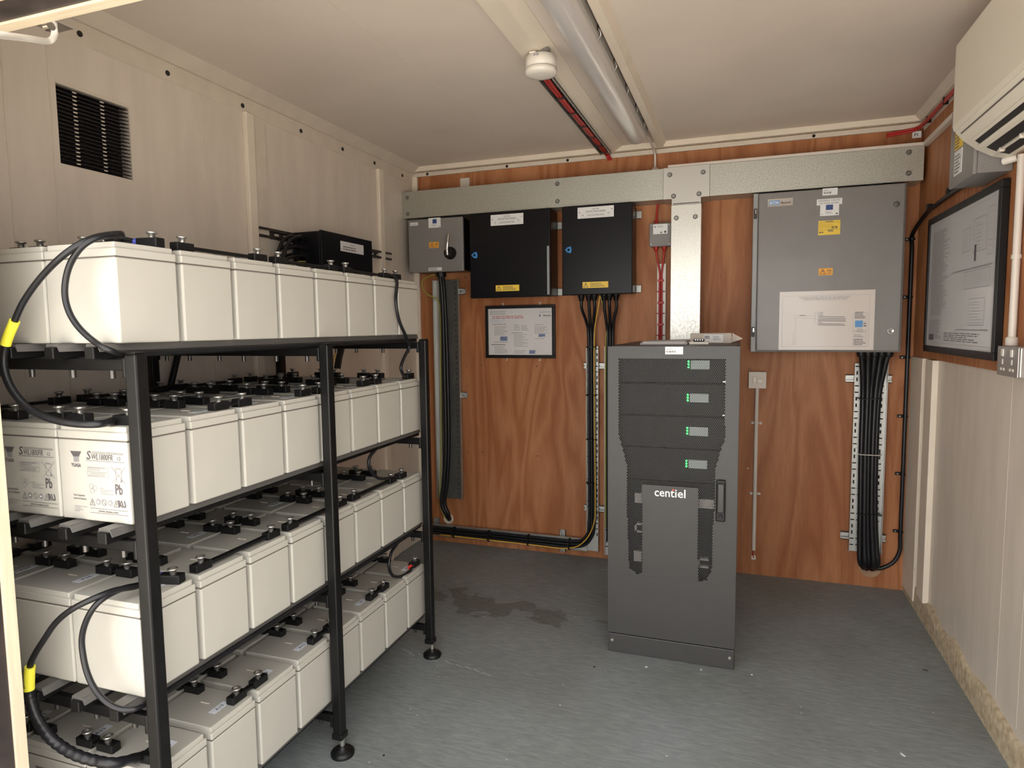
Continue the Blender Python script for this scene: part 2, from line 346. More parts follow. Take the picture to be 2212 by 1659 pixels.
# left wall, with the grille opening cut through
vy0, vz1 = yz(119, 175, XL); vy1, _ = yz(279, 240, XL); _, vz0 = yz(130, 352, XL)
mb = MB().box(XL-.06, XL, YF-.12, vy0, 0, ROOM_H).box(XL-.06, XL, vy1, .05, 0, ROOM_H).box(XL-.06, XL, vy0, vy1, 0, vz0).box(XL-.06, XL, vy0, vy1, vz1, ROOM_H)
struct('wall_left', mb, wallM)
# right wall with a higher plywood facing near the corner
struct('wall_right', MB().box(ROOM_W, ROOM_W+.06, YF-.12, .05, 0, ROOM_H), wallM)
ry1, rz1 = yz(2154, 795, ROOM_W-.009)
struct('trim_1', MB().box(ROOM_W-.010, ROOM_W+.0, -1.9, 0, rz1-.01, 2.235), wood)
struct('wall_back', MB().box(-.1, 2.75, 0.0, .05, 0, ROOM_H), wood)
# cabin front wall around the doorway
hx, hz = xz(150, 37, YF); jx, _ = xz(33, 1300, YF)
struct('wall_front', MB().box(-.1, jx-.03, YF-.02, YF, 0, ROOM_H).box(jx-.03, 2.56, YF-.02, YF, hz+.03, ROOM_H).box(2.56, 2.75, YF-.02, YF, 0, ROOM_H), wallM)
fr = MB().box(jx-.03, jx, YF-.022, YF+.002, 0, hz+.03, .001, plyE).box(jx-.03, 2.59, YF-.022, YF+.002, hz, hz+.03, .001, plyE).box(2.56, 2.59, YF-.022, YF+.002, 0, hz, .001, plyE)
struct('door_frame', fr, plyE).name = 'trim_2'
fr = MB().box(jx-.06, jx-.004, YF-.075, YF-.022, 0, hz+.06, .001).box(jx-.004, 2.564, YF-.075, YF-.022, hz+.004, hz+.06, .001).box(2.564, 2.61, YF-.075, YF-.022, 0, hz+.06, .001)
struct('trim_3', fr, steelD)
fr = MB().box(jx-.09, jx-.001, YF-.16, YF-.075, 0, hz+.09, .002).box(jx-.001, 2.561, YF-.16, YF-.075, hz+.002, hz+.09, .002).box(2.561, 2.64, YF-.16, YF-.075, 0, hz+.09, .002)
struct('trim_4', fr, pine)
struct('ground', MB().box(-5, 8, -12, YF-.16, -.12, -.04), redBrown)
# coving along the ceiling: cream strip, shadow gap, flat strip with dark screw heads
def ceil_trim(name, pts, x0, x1, side):
    mb = MB()
    return mb
t = MB().prism([(XL, 2.3), (XL+.062, 2.3), (XL+.018, 2.262), (XL+.006, 2.262), (XL+.006, 2.205), (XL, 2.2)], 'y', YF, 0, greyT)
struct('trim_5', t, greyT)
t = MB().box(XL, ROOM_W, -.035, 0, 2.272, 2.3, .002, creamT).box(XL, ROOM_W, -.012, 0, 2.245, 2.268, .001, greyT)
struct('trim_6', t, creamT)
t = MB().prism([(ROOM_W, 2.3), (ROOM_W-.05, 2.3), (ROOM_W-.025, 2.268), (ROOM_W-.012, 2.266), (ROOM_W-.012, 2.225), (ROOM_W, 2.222)], 'y', YF, -.036, greyT)
struct('trim_7', t, greyT)
# ribs down the left wall: a bright cream bead beside a grey flat strip
n = 8
for px, py in ((535, 300), (818, 400)):
    y, _ = yz(px, py, XL)
    t = MB().box(XL, XL+.022, y-.028, y+.018, 0.0, 2.205, .004, creamT).box(XL, XL+.010, y+.018, y+.095, 0, 2.205, .002, greyT)
    struct('trim_%d' % n, t, creamT); n += 1
struct('trim_%d' % n, MB().box(XL, XL+.035, -.02, 0, 0, 2.245, .003, creamT), creamT); n += 1
# board joints on the left wall: raised slivers
for px, py in ((25, 420), (130, 520), (445, 430)):
    y, _ = yz(px, py, XL)
    struct('trim_%d' % n, MB().box(XL, XL+.0015, y-.003, y+.003, .05, 2.2), greyT); n += 1
# right corner: cream strip with screws, groove, cream bead; a board joint further along
for a, b, d, M_ in ((1980, 2000, .018, creamT), (2000.5, 2010, .003, greyT), (2010.5, 2026, .024, creamT)):
    y0, _ = yz(a-7, 1000, ROOM_W); y1, _ = yz(b-7, 1000, ROOM_W)
    _o = struct('trim_%d' % n, MB().box(ROOM_W-d, ROOM_W, min(y0, 0) if a > 1990 else 0, y1, .10 if a > 1990 else .03, rz1-.012, .002), M_); n += 1
    if a == 1980: corner_strip = _o
for px, py in ((2172, 1100), (2210, 1300)):
    y, _ = yz(px, py, ROOM_W); struct('trim_%d' % n, MB().box(ROOM_W-.0005, ROOM_W, y-.003, y+.003, .12, rz1-.012), greyT); n += 1
# bare strip along the foot of the right wall, rough and dirty
bs = MB(); prof = []
for i in range(29):
    y = -i*.1; prof.append((y, .10+.012*math.sin(i*1.7)+.008*math.sin(i*4.1)))
vs = []; 
for y, h in prof: vs += [(ROOM_W-.014, y, 0), (ROOM_W-.012, y, h*.55), (ROOM_W-.010, y, h), (ROOM_W, y, h+.004)]
fs = [[i*4+k, i*4+k+1, i*4+k+5, i*4+k+4] for i in range(28) for k in range(3)]
bs.add(vs, fs, chip, True); struct('baseboard_right', bs, chip)
# ceiling ridge of two shallow ribs with a recess that carries the light
t = MB().prism([(1.120, 2.3), (1.132, 2.272), (1.205, 2.270), (1.245, 2.297), (1.245, 2.3)], 'y', YF, -.036, creamT)
t.prism([(1.418, 2.3), (1.432, 2.272), (1.462, 2.272), (1.478, 2.3)], 'y', YF, -.036, creamT)
struct('trim_%d' % n, t, ceilM); n += 1
# faint joint in the ceiling board
t = MB().box(.70, .702, YF, 0, 2.2992, 2.3); struct('trim_%d' % n, t, greyT); n += 1

def screw(parent, p, axis='y', r=.006, m=boltM, sgn=-1, name='screw', h=.003):
    if r == .010: m = trunkScrew; h = .006; r = .012
    return MB().lathe([(r, 0), (r, h*.5), (r*.7, h)], p, axis, 12, m, sgn).build(name, m, parent)
# dark screw heads of the strips
for i, (px, py) in enumerate(((172, 73), (362, 158), (524, 228), (650, 283), (740, 322), (809, 352), (869, 379))):
    y, z = yz(px, py, XL+.007)
    MB().lathe([(.009, 0), (.009, .003), (.004, .005)], (XL+.006, y, min(z, 2.255)), 'x', 10, holeM, 1).build('screw_head', holeM, bpy.data.objects['trim_5'])
for i, (px, py) in enumerate(((923, 384), (1095, 365), (1226, 352), (1757, 325))):
    x, z = xz(px, py, -.014)
    MB().lathe([(.008, 0), (.008, .003), (.003, .005)], (x, -.012, 2.256), 'y', 10, holeM, -1).build('screw_head', holeM, bpy.data.objects['trim_6'])
for i, (px, py) in enumerate(((1989, 796), (1983, 1007), (1976, 1226))):
    y, z = yz(px, py, ROOM_W-.012)
    MB().lathe([(.009, 0), (.009, .002), (.004, .005)], (ROOM_W-.012, min(y, -.02), z), 'x', 12, boltM, -1).build('screw_head', boltM, corner_strip)

# ================================================================= BATTERY RACK
TH = .0119
def RK(x, y, z=0): X, Y = x-.6, y+1.8; return V(.6+X*math.cos(TH)-Y*math.sin(TH), -1.8+X*math.sin(TH)+Y*math.cos(TH), z)
XB, YB0, PB, BW, BF, HB, XP = .6643, -2.6357, .1687, .1542, .1997, .2066, .7143
ZB = [.1625, .5485, .930, 1.3105]                    # bottom to top
OFF = [.0127, .0043, .001, 0]
ZT = 1.289; PW = .031
SH = ['bottom shelf', 'third shelf from the top', 'second shelf from the top', 'top shelf']
rack = thing('battery_rack', 'black steel rack on round feet holding four shelves of cream batteries along the left wall', 'rack', RK(.6, -1.8), TH, world=False)
ORG[rack.name] = V(.6, -1.8, 0)
YP = [-2.649, -1.9945, -1.3464]; XR = .010
RX = [.085, .180, .300, .395, .518, .630]
for yi, y in enumerate(YP):
    for x in (XP+.002-PW, XR):
        MB().box(x, x+PW, y, y+PW, .075, ZT, .004).box(x+.003, x+PW-.003, y-.001+.003, y+PW-.003, ZT, ZT+.004, .001).build('post', rackM, rack)
        f = MB().box(x-.003, x+PW+.003, y-.003, y+PW+.003, .058, .078, .003)
        f.cyl((x+.02, y+.02, .02), (x+.02, y+.02, .06), .008, 10, boltM).lathe([(.036, 0), (.037, .010), (.030, .017), (.013, .022), (.012, .030)], (x+.02, y+.02, 0), 'z', 24, blackM)
        f.build('levelling_foot', rackM, rack)
    for si, z in enumerate(ZB):
        zt = z-.0305
        cb = MB().box(XR+PW, XP-PW, y+.006, y+PW-.006, zt-.025, zt, .003)
        cb.box(XP-PW-.010, XP-PW, y+.004, y+PW-.004, zt-.04, zt+.002, .003).box(XR+PW, XR+PW+.010, y+.004, y+PW-.004, zt-.04, zt+.002, .003)
        cbo = cb.build('crossbeam', rackM, rack)
        for x in RX: MB().cyl((x, y+.02, zt-.042), (x, y+.02, zt-.024), .006, 10, darkBolt).build('bolt', darkBolt, cbo)
for si, z in enumerate(ZB):
    for x in RX:
        r = MB().box(x-.0125, x+.0125, YP[0]-.030, YP[2]+.075, z-.0305, z-.006, .002).build('rail', rackM, rack)
        pf = [(x-.016, z-.004), (x-.016, z), (x+.016, z), (x+.016, z-.003), (x+.0215, z-.016), (x+.0195, z-.016), (x+.0145, z-.006), (x-.0145, z-.006), (x-.0195, z-.016), (x-.0215, z-.016)]
        MB().prism(pf, 'y', YP[0]-.022, YP[2]+.07, railCap).build('rail_cover', railCap, r)
# diagonal braces on the wall side
for a, b in ((YP[0], YP[1]), (YP[1], YP[2])):
    MB().path([(XR+.008, a+.02, ZB[2]+.02), (XR+.008, a+.13, ZB[3]-.06)], .011, 8).build('brace', rackM, rack)

# ---- battery, built once at its front-left-bottom corner
def case_mb():
    mb = MB().box(0, BF, 0, BW, 0, .1755, .004)
    mb.box(.0012, BF-.0012, .0012, BW-.0012, .174, .179, 0, seamM); return mb
def lid_mb():
    mb = MB().box(0, BF, 0, BW, .1772, .1945, .0025).box(.006, BF-.006, .004, BW-.004, .192, HB, .002)
    return mb
def mark_mb(): return MB().box(.085, .112, .085, .0875, HB-.0002, HB+.0012, 0)
CASE = case_mb(); LID = lid_mb()
P = CASE.build('case', caseM); caseMe = P.data; bpy.data.objects.remove(P)
P = LID.build('lid', lidM); lidMe = P.data; bpy.data.objects.remove(P)
P = mark_mb().build('moulded_mark', creamT); markMe = P.data; bpy.data.objects.remove(P)
# front print, placed from the second battery of that shelf
def pr_mesh():
    bx = XB-BF; y0 = YB0
    d = Dec((0, 0, 0), (1, 0, 0), (0, 0, 1)); h = .0006
    def pf(cx, cy):
        q = at(120+cx/9.216, 950+cy/9.216, 'y', y0-.003); return (q.x-bx, q.z-ZB[2])
    K = .000131*9.2/9.216*1.02
    # emblem: flared sheaf of bars
    TL, TR, ML, MR, BL, BR_ = pf(205, 222), pf(425, 235), pf(268, 335), pf(378, 335), pf(278, 440), pf(378, 445)
    lerp = lambda a, b, t: (a[0]+(b[0]-a[0])*t, a[1]+(b[1]-a[1])*t)
    for i in range(8):
        t0, t1 = i/8, (i+.78)/8
        d.poly(inkM, [lerp(TL, TR, t0), lerp(TL, TR, t1), lerp(ML, MR, t1), lerp(ML, MR, t0)], h)
        d.poly(greyInk, [lerp(ML, MR, t0), lerp(ML, MR, t1), lerp(BL, BR_, t1), lerp(BL, BR_, t0)], h)
    def T(s, cx, cy, px, wpx=None, **k): a, b = pf(cx, cy); d.text(inkM, s, a, b, px*K, h, width=wpx*K if wpx else None, **k)
    T('YUASA', 230, 532, 58, 212, bold=.025); T('S', 520, 388, 140, 88, shear=.2, bold=.01); T('WL1800FR', 612, 392, 96, 460, shear=.2, bold=.004); T('12', 1130, 418, 60, 62)
    for a, b in (((630, 243), (1245, 287)), ((630, 268), (1250, 310)), ((512, 412), (1262, 465)), ((597, 1356), (1342, 1437)), ((602, 1445), (1350, 1525))): d.line(inkM, pf(*a), pf(*b), .0007, h)
    c = [pf(540, 545), pf(945, 565), pf(958, 762), pf(546, 728)]
    for i in range(4): d.line(greyInk, c[i], c[(i+1) % 4], .0006, h)
    for k_, (a, b) in enumerate((((555, 562), (890, 585)), ((555, 598), (790, 612)), ((552, 638), (930, 662)), ((600, 672), (890, 692)), ((555, 708), (885, 728)))): d.line(greyInk, pf(*a), pf(*b), .0016 if k_ != 2 else .001, h)
    for a, b in (((1000, 540), (1285, 895)), ((1275, 555), (1035, 875)), ((1085, 600), (1110, 842)), ((1208, 612), (1200, 850)), ((1110, 835), (1215, 850)), ((1075, 590), (1215, 605)), ((1090, 572), (1195, 582))): d.line(greyInk, pf(*a), pf(*b), .0011, h)
    a, b = pf(1212, 832); d.circ(greyInk, a, b, .0028, h)
    a, b = pf(620, 930); d.loop(greyInk, a, b, .006, .0007, h); a, b = pf(685, 965); d.loop(greyInk, a, b, .006, .0007, h); a, b = pf(640, 1020); d.loop(greyInk, a, b, .006, .0007, h)
    for a, b in (((780, 970), (875, 978)), ((800, 1010), (1065, 1032)), ((805, 1045), (955, 1058)), ((805, 1082), (1060, 1105)), ((295, 1312), (545, 1342)), ((297, 1345), (415, 1358)), ((300, 1378), (470, 1395)), ((300, 1408), (400, 1418))): d.line(greyInk, pf(*a), pf(*b), .0012, h)
    T('Pb', 1095, 1088, 165, 150, bold=.02); T('Valve Regulated', 275, 1108, 30, 250, bold=.01); T('Lead-Acid Battery', 278, 1172, 30, 285, bold=.01); T('www.yuasa.com', 760, 1436, 36, 420, bold=.01)
    for cx, cy in ((643, 1245), (1107, 1290)):
        a, b = pf(cx, cy); p3 = [(a-.0072, b-.0062), (a+.0072, b-.0062), (a, b+.0078)]
        for i in range(3): d.line(inkM, p3[i], p3[(i+1) % 3], .0009, h)
        d.rect(inkM, a-.0006, b-.004, a+.0006, b+.003, h)
    for cx, cy, fl in ((755, 1243, 1), (870, 1255, 0), (986, 1268, 1)):
        a, b = pf(cx, cy); (d.circ(greyInk, a, b, .0068, h) if fl else d.loop(inkM, a, b, .0068, .0008, h))
        (d.rect(labelM, a-.003, b-.0015, a+.003, b+.0015, h+.0003) if fl else d.line(inkM, (a-.004, b+.004), (a+.004, b-.004), .0008, h))
    a, b = pf(1165, 1345); d.text(inkM, 'RU', a, b, 105*K, h, width=155*K, shear=-.3, bold=.04)
    return d
d = pr_mesh(); P = d.build('p', None); printMe = P.data; bpy.data.objects.remove(P)
numMe = {}
def num_mesh(s):
    d = Dec((0, 0, HB), (0, 1, 0), (-1, 0, 0))
    d.slab(bluLab, .054, -.160, .106, -.139, .0002, .0008)
    d.text(inkM, s, .080, -.1555, .0115, .0010, center=True, bold=.01)
    P = d.build('n', None); me = P.data; bpy.data.objects.remove(P); return me
ROWN = ['first', 'second', 'third', 'fourth', 'fifth', 'sixth', 'seventh', 'last']
COLN = ['wall-side column', 'middle column', 'aisle-side column']
def mk(name, me, parent):
    o = bpy.data.objects.new(name, me); COL.objects.link(o); o.parent = parent; return o
num = 0
for si in range(4):
    order = []
    for r in (range(8) if si % 2 == 0 else range(8)): pass
    # numbers climb shelf by shelf in a snake that starts at the far aisle corner
    rows = list(range(7, -1, -1)) if si % 2 == 0 else list(range(8))
    seq = {}; dirn = 1
    cols = [2, 1, 0]
    for r in rows:
        for c in cols: num += 1; seq[(r, c)] = 'A%d' % num
        cols = cols[::-1]
    for c in range(3):
        for r in range(8):
            bx = XB-(3-c)*BF-(2-c)*.004; by = YB0+PB*r+OFF[si]
            lab = 'cream battery on the %s, %s, %s from the doorway' % (SH[si], COLN[c], ROWN[r])
            b = thing('battery', lab, 'battery', RK(bx, by, ZB[si]+.0004), TH, 'batteries on the %s' % SH[si], world=False)
            mk('case', caseMe, b); mk('lid', lidMe, b); mk('moulded_mark', markMe, b)
            nl = mk('number_label', num_mesh(seq[(r, c)]), b); nl['label'] = 'white sticker with black number'
            if r == 0 and si in (0, 2):
                p = mk('printed_marking', printMe, b); p.location = (0, -.0002, 0); p['label'] = 'black maker print on cream front'

# ---- insulated links between terminals
def boot(mb, x, y, ax, z=0, L=.050):
    w = .024
    if ax == 'x': mb.box(x-L/2, x+L/2, y-w/2, y+w/2, z, z+.020, .002)
    else: mb.box(x-w/2, x+w/2, y-L/2, y+L/2, z, z+.020, .002)
    return mb
def bolt_mb(x, y, z=.019):
    return MB().lathe([(.007, 0), (.007, .010), (.0115, .012), (.0115, .0155), (.0085, .0155), (.0075, .011), (.0, .011)], (x, y, z), 'z', 14, boltM)
LM = {}
def link_parts(L, ax):
    k = (round(L, 4), ax)
    if k not in LM:
        e = (L, 0) if ax == 'x' else (0, L)
        a = boot(MB(), 0, 0, ax); b = boot(MB(), e[0], e[1], ax)
        bar = MB().box(0, L, -.008, .008, .005, .013, .002) if ax == 'x' else MB().box(-.008, .008, 0, L, .006, .014, .002)
        out = []
        for nm, q, mm in (('terminal_boot', a, blackM), ('terminal_boot', b, blackM), ('bar', bar, blackM), ('bolt', bolt_mb(0, 0), boltM), ('bolt', bolt_mb(*e), boltM)):
            o = q.build(nm, mm); out.append((nm, o.data)); bpy.data.objects.remove(o)
        LM[k] = out
    return LM[k]
def link(x, y, z, L, ax, lab, grp):
    t_ = thing('battery_link', lab, 'battery link', RK(x, y, z), TH, grp, world=False)
    for nm, me in link_parts(L, ax): mk(nm, me, t_)
def term(si, r, c, side):
    """terminal position: side -1 left, +1 right; front or back edge according to the row"""
    bx = XB-(3-c)*BF-(2-c)*.004; by = YB0+PB*r+OFF[si]
    front = (r % 2 == 0) if si % 2 == 0 else (r % 2 == 1)
    return (bx+.030 if side < 0 else bx+BF-.030), (by+.034 if front else by+BW-.034)
for si in range(4):
    z = ZB[si]+HB+.0008; g_ = 'black links on the %s' % SH[si]
    for r in range(8):
        for c in (0, 1):
            a = term(si, r, c, 1); b = term(si, r, c+1, -1)
            link(a[0], a[1], z, b[0]-a[0], 'x', 'black link across the %s column gap, %s row, %s' % (['wall-side', 'aisle-side'][c], ROWN[r], SH[si]), g_)
    for r in range(7):
        # aisle side and wall side joins alternate down the rows
        if r % 2 == 1: a, b = term(si, r, 2, 1), term(si, r+1, 2, 1); w = 'aisle edge'
        else: a, b = term(si, r, 0, -1), term(si, r+1, 0, -1); w = 'wall edge'
        link(a[0], a[1], z, b[1]-a[1], 'y', 'black link along the %s, %s row to next, %s' % (w, ROWN[r], SH[si]), g_)

# ---- battery cables
def lug(mb_parent, p, d, boltat=None):
    """insulated end block with bolt, p = terminal centre, d = unit vector to where the cable leaves"""
    a = math.atan2(d[1], d[0]); M = Matrix.Translation(p) @ Matrix.Rotation(a, 4, 'Z')
    MB().box(-.022, .032, -.013, .013, 0, .021, .002, None, M).build('terminal_boot', blackM, mb_parent)
    b = bolt_mb(0, 0); q = MB(); q.add(b.v, b.f, boltM, True, Matrix.Translation(p)); q.build('bolt', boltM, mb_parent)
def cable(name, lab, pts, r, sub=7, m=cableM, cat='cable', group=None):
    t_ = thing(name, lab, cat, pts[0] if False else tuple(pts[0]), 0, group)
    MB().tube(pts, r, 12, m, sub).build('sheath', m, t_); return t_
def tpos(si, r, c, side): x, y = term(si, r, c, side); return RK(x, y, ZB[si]+HB+.0008)
def A(px, py, y): return at(px, py, 'y', y)
def X_(px, py, x): return at(px, py, 'x', x)
def sleeve(t_, pts, r, m, name, label=None):
    o = MB().path(pts, r, 12, m).build(name, m, t_)
    if label: o['label'] = label
    return o
# upper outer loop
T0 = tpos(3, 0, 2, 1); T1 = tpos(2, 0, 2, 1)
p = [T0+V(-.05, -.004, .012), T0+V(-.10, -.03, .022), A(262, 505, -2.60), A(205, 513, -2.66), A(148, 543, -2.695), A(95, 592, -2.70), A(52, 650, -2.70), A(29, 700, -2.70), A(12, 745, -2.70), A(8, 790, -2.70), A(24, 838, -2.70), A(60, 880, -2.695), A(108, 904, -2.69), A(160, 915, -2.68), A(215, 916, -2.66), T1+V(-.03, -.004, .010)]
c1 = cable('battery_cable', 'outer black cable looping from the top shelf down past the left, with a yellow sleeve', p, .0064, group='cables looping in front of the rack')
cm = catmull(p, 7); i0 = min(range(len(cm)), key=lambda i: (cm[i]-A(27, 690, -2.70)).length); i1 = min(range(len(cm)), key=lambda i: (cm[i]-A(9, 740, -2.70)).length)
sleeve(c1, cm[i0:i1+1], .0098, yelS, 'marker_sleeve', 'bright yellow sleeve'); lug(c1, T1, (-1, -.05))
sleeve(c1, cm[i1:], .0078, cableM, 'outer_sleeve')
p = [T0+V(-.03, 0, .012), T0+V(-.07, -.02, .022), A(262, 508, -2.60), A(222, 510, -2.65), A(180, 530, -2.68), A(151, 572, -2.685), A(140, 622, -2.685), A(146, 665, -2.685), A(166, 702, -2.685), A(200, 735, -2.685), A(240, 757, -2.68)] + [RK(.6590, y, 1.290) for y in (-2.60, -2.4, -2.1, -1.8, -1.55, -1.38)]
c2 = cable('battery_cable', 'inner black cable curling from the top shelf onto its side rail', p, .0062, group='cables looping in front of the rack')
lug(c2, T0, (-1, -.1)); sleeve(c2, [T0+V(-.034, 0, .012), T0+V(-.046, -.006, .0145)], .0085, tapeB, 'tape_band', 'blue tape band')
# lower loops
T2 = tpos(1, 0, 2, 1); T3 = tpos(0, 0, 2, 1)
raw = [(249, 1275, -2.64), (202, 1293, -2.68), (156, 1316, -2.70), (121, 1345, -2.70), (95, 1382, -2.70), (75, 1414, -2.70), (65, 1440, -2.70), (63, 1490, -2.70), (68, 1520, -2.70), (82, 1556, -2.70), (104, 1588, -2.70), (130, 1611, -2.695), (165, 1631, -2.69), (205, 1643, -2.68), (250, 1648, -2.665)]
p = [T2+V(-.04, -.004, .012), T2+V(-.055, -.012, .013), A(300, 1265, -2.585)] + [A(*q) for q in raw] + [T3+V(-.03, -.004, .010)]
c3 = cable('battery_cable', 'outer black cable looping from the third shelf to the bottom shelf, yellow tag halfway', p, .0064, group='cables looping in front of the rack')
cm = catmull(p, 7); i0 = min(range(len(cm)), key=lambda i: (cm[i]-A(64, 1440, -2.70)).length); i1 = min(range(len(cm)), key=lambda i: (cm[i]-A(63, 1488, -2.70)).length)
sleeve(c3, cm[i0:i1+1], .0105, yelS, 'marker_sleeve', 'bright yellow sleeve'); lug(c3, T3, (-1, -.05))
sl = []; rr = []
for k in range(i1, len(cm)): sl.append(cm[k]); rr.append(.0112+.0009*math.sin(k*2.1))
MB().path(sl, rr, 14, cableM).build('spiral_wrap', cableM, c3)
mid = (cm[i0]+cm[i1])/2
dd = Dec(mid+V(-.003, -.0112, -.018), (0, 0, 1), (-1, 0, 0)); dd.text(inkM, 'BATT 4', 0, -.003, .006, .0, bold=.02); dd.build('sleeve_lettering', c3)
p = [T2+V(-.03, 0, .012), T2+V(-.05, -.006, .015), A(306, 1261, -2.575), A(266, 1271, -2.62), A(228, 1290, -2.66), A(203, 1312, -2.68), A(185, 1345, -2.685), A(177, 1380, -2.685), A(180, 1418, -2.685), A(189, 1455, -2.685), A(204, 1487, -2.685), A(226, 1513, -2.685), A(252, 1529, -2.68), A(280, 1533, -2.67), A(303, 1526, -2.65)] + [RK(.6590, y, ZB[1]-.020) for y in (-2.58, -2.4, -2.1, -1.8, -1.55, -1.38)]
c4 = cable('battery_cable', 'inner black cable curling from the third shelf under its batteries', p, .0062, group='cables looping in front of the rack')
lug(c4, T2, (-1, -.25)); sleeve(c4, [T2+V(-.034, 0, .012), T2+V(-.050, -.008, .0145)], .0085, tapeB, 'tape_band', 'blue tape band')
# far end cables
T4 = tpos(3, 7, 2, 1); T5 = tpos(2, 7, 2, 1)
p = [T4+V(0, -.03, .012), T4+V(.012, -.045, .012), T4+V(.035, -.052, -.01), X_(855, 650, .678), X_(862, 692, .678), X_(876, 725, .678), X_(884, 748, .668), X_(872, 775, .66), X_(866, 795, .66), X_(872, 811, .655), T5+V(0, -.03, .010)]
c5 = cable('battery_cable', 'short black cable at the far end hanging from top shelf to second shelf', p, .006, group='short cables at the far end of the rack'); lug(c5, T4, (0, -1)); lug(c5, T5, (0, -1))
T6 = tpos(1, 7, 2, 1)
p = [RK(.640, -1.66, ZB[2]-.012), X_(818, 962, .64), X_(800, 985, .64), X_(797, 1005, .64), X_(806, 1023, .64), X_(822, 1034, .64), T6+V(-.0, -.03, .010)]
c6 = cable('battery_cable', 'short black cable looping under the second shelf onto the far third-shelf battery', p, .006, group='short cables at the far end of the rack'); lug(c6, T6, (0, -1))
T7 = tpos(0, 7, 2, 1)
p = [RK(.630, -1.60, ZB[1]-.012), X_(860, 1168, .63), X_(846, 1192, .63), X_(840, 1222, .63), X_(848, 1243, .63), X_(866, 1245, .63), X_(886, 1233, .64), T7+V(0, -.035, .010)]
c7 = cable('battery_cable', 'short black cable ending in a red band on the far bottom-shelf battery', p, .006, group='short cables at the far end of the rack'); lug(c7, T7, (0, -1))
sleeve(c7, [T7+V(0, -.034, .010), T7+V(0, -.048, .008)], .0078, redTape, 'tape_band', 'red tape band')

# ================================================================= LEFT WALL ITEMS
gr = thing('vent_grille', 'black slatted vent grille set into the left wall near the ceiling', 'vent', (XL, (vy0+vy1)/2, vz0))
g = MB().box(XL-.05, XL-.045, vy0, vy1, vz0, vz1, 0, holeM); g.build('mesh_backing', holeM, gr)
ns = 20
for i in range(ns):
    z = vz0+(vz1-vz0)*(i+.5)/ns; h = (vz1-vz0)/ns
    MB().prism([(XL-.030, z-h*.10), (XL-.004, z-h*.48), (XL-.003, z-h*.30), (XL-.028, z+h*.45)], 'y', vy0+.002, vy1-.002, ventM).build('slat', ventM, gr)
for fy in (.25, .62):
    y = vy0+(vy1-vy0)*fy; m_ = MB()
    for i in range(ns-1): z = vz0+(vz1-vz0)*(i+1)/ns; m_.box(XL-.008, XL-.004, y-.006, y+.006, z-.0028, z+.0028, .001, creamT)
    o = m_.build('rivet_row', creamT, gr); o['kind'] = 'stuff'
t = MB().box(XL-.03, XL+.0015, vy1-.002, vy1+.006, vz0-.006, vz1+.006, .001).box(XL-.03, XL+.0015, vy0, vy1, vz1-.004, vz1+.006, .001).build('opening_edge', greyT, gr)
# black enclosure on a slotted channel
ch = thing('slotted_channel', 'short black slotted steel channel fixed across the left wall behind the black box', 'channel', (XL, -1.4, 1.73))
(ya, za), (yb, zb_) = yz(559, 500, XL+.02), yz(846, 554, XL+.02)
zc = (za+zb_)/2
c = MB().box(XL, XL+.021, ya, yb, zc-.0205, zc-.0175).box(XL, XL+.021, ya, yb, zc+.0175, zc+.0205).box(XL+.0, XL+.003, ya, yb, zc-.019, zc+.019)
c.box(XL+.018, XL+.021, ya, yb, zc-.019, zc-.010).box(XL+.018, XL+.021, ya, yb, zc+.010, zc+.019).build('channel_body', steelD, ch)
sl_ = MB()
for y in (ya+.07, ya+.13, ya+.19, yb-.06, yb-.12, yb-.18): sl_.box(XL+.002, XL+.004, y-.014, y+.014, zc-.005, zc+.005)
sl_.build('slots', greyT, ch)
ex = .145; ey0 = at(695, 500, 'x', ex).y; ey1 = at(802.5, 518, 'x', ex).y; ez1 = at(696, 498, 'x', ex).z; ez0 = ez1-.26
en = thing('junction_enclosure', 'glossy black electrical box on the left wall behind the top batteries', 'electrical box', (XL, ey0, ez0))
MB().box(XL+.021, ex-.012, ey0, ey1, ez0, ez1, .004).build('body', encM, en)
MB().box(ex-.012, ex, ey0-.004, ey1+.004, ez0-.004, ez1+.003, .003).build('cover', encM, en)
d = Dec((ex, 0, 0), (0, 1, 0), (0, 0, 1)); (a0, b1), (a1, b0) = yz(735, 520, ex), yz(785, 542, ex); b0 = b1-.045
d.slab(labelM, a0, b0, a1, b1, 0, .001); d.text(inkM, 'CENTIEL', (a0+a1)/2, b1-.014, .006, .0014, center=True); d.greek(inkM, a0+.02, b0+.006, a1-.02, b1-.018, 2, h=.0014)
for q in (a0+.008, a1-.008): d.circ(inkM, q, b0+.008, .002, .0014); 
d.build('warning_plate', en)
gl = []
for k, (oz, ox) in enumerate(((-.03, .035), (-.035, .075), (-.07, .03), (-.075, .065), (-.11, .04), (-.115, .085))):
    x = XL+.02+ox; z = ez1+oz
    m_ = MB().cyl((x, ey0-.022, z), (x, ey0, z), .012, 12, blackM); m_.build('cable_gland', blackM, en)
    q = [V(x, ey0-.015, z), V(x, ey0-.05, z+.006), V(x-.005, ey0-.10-.01*k, z-.02), V(x-.01, ey0-.135-.008*k, z-.09), V(x-.012, ey0-.13, z-.17), V(x-.012, ey0-.115, ZB[3]+HB+.035)]
    cc = MB().tube(q, .0075, 10, cableM)
    o = cc.build('lead_cable', cableM)
    tag(o, 'black cable arching from the glands of the left-wall box down behind the batteries', 'cable', 'cables from the left-wall box')
q = [V(XL+.09, ey0-.005, ez1-.13), V(XL+.085, ey0-.05, ez1-.135), V(XL+.08, ey0-.1, ez1-.16), V(XL+.08, ey0-.11, ez1-.22)]
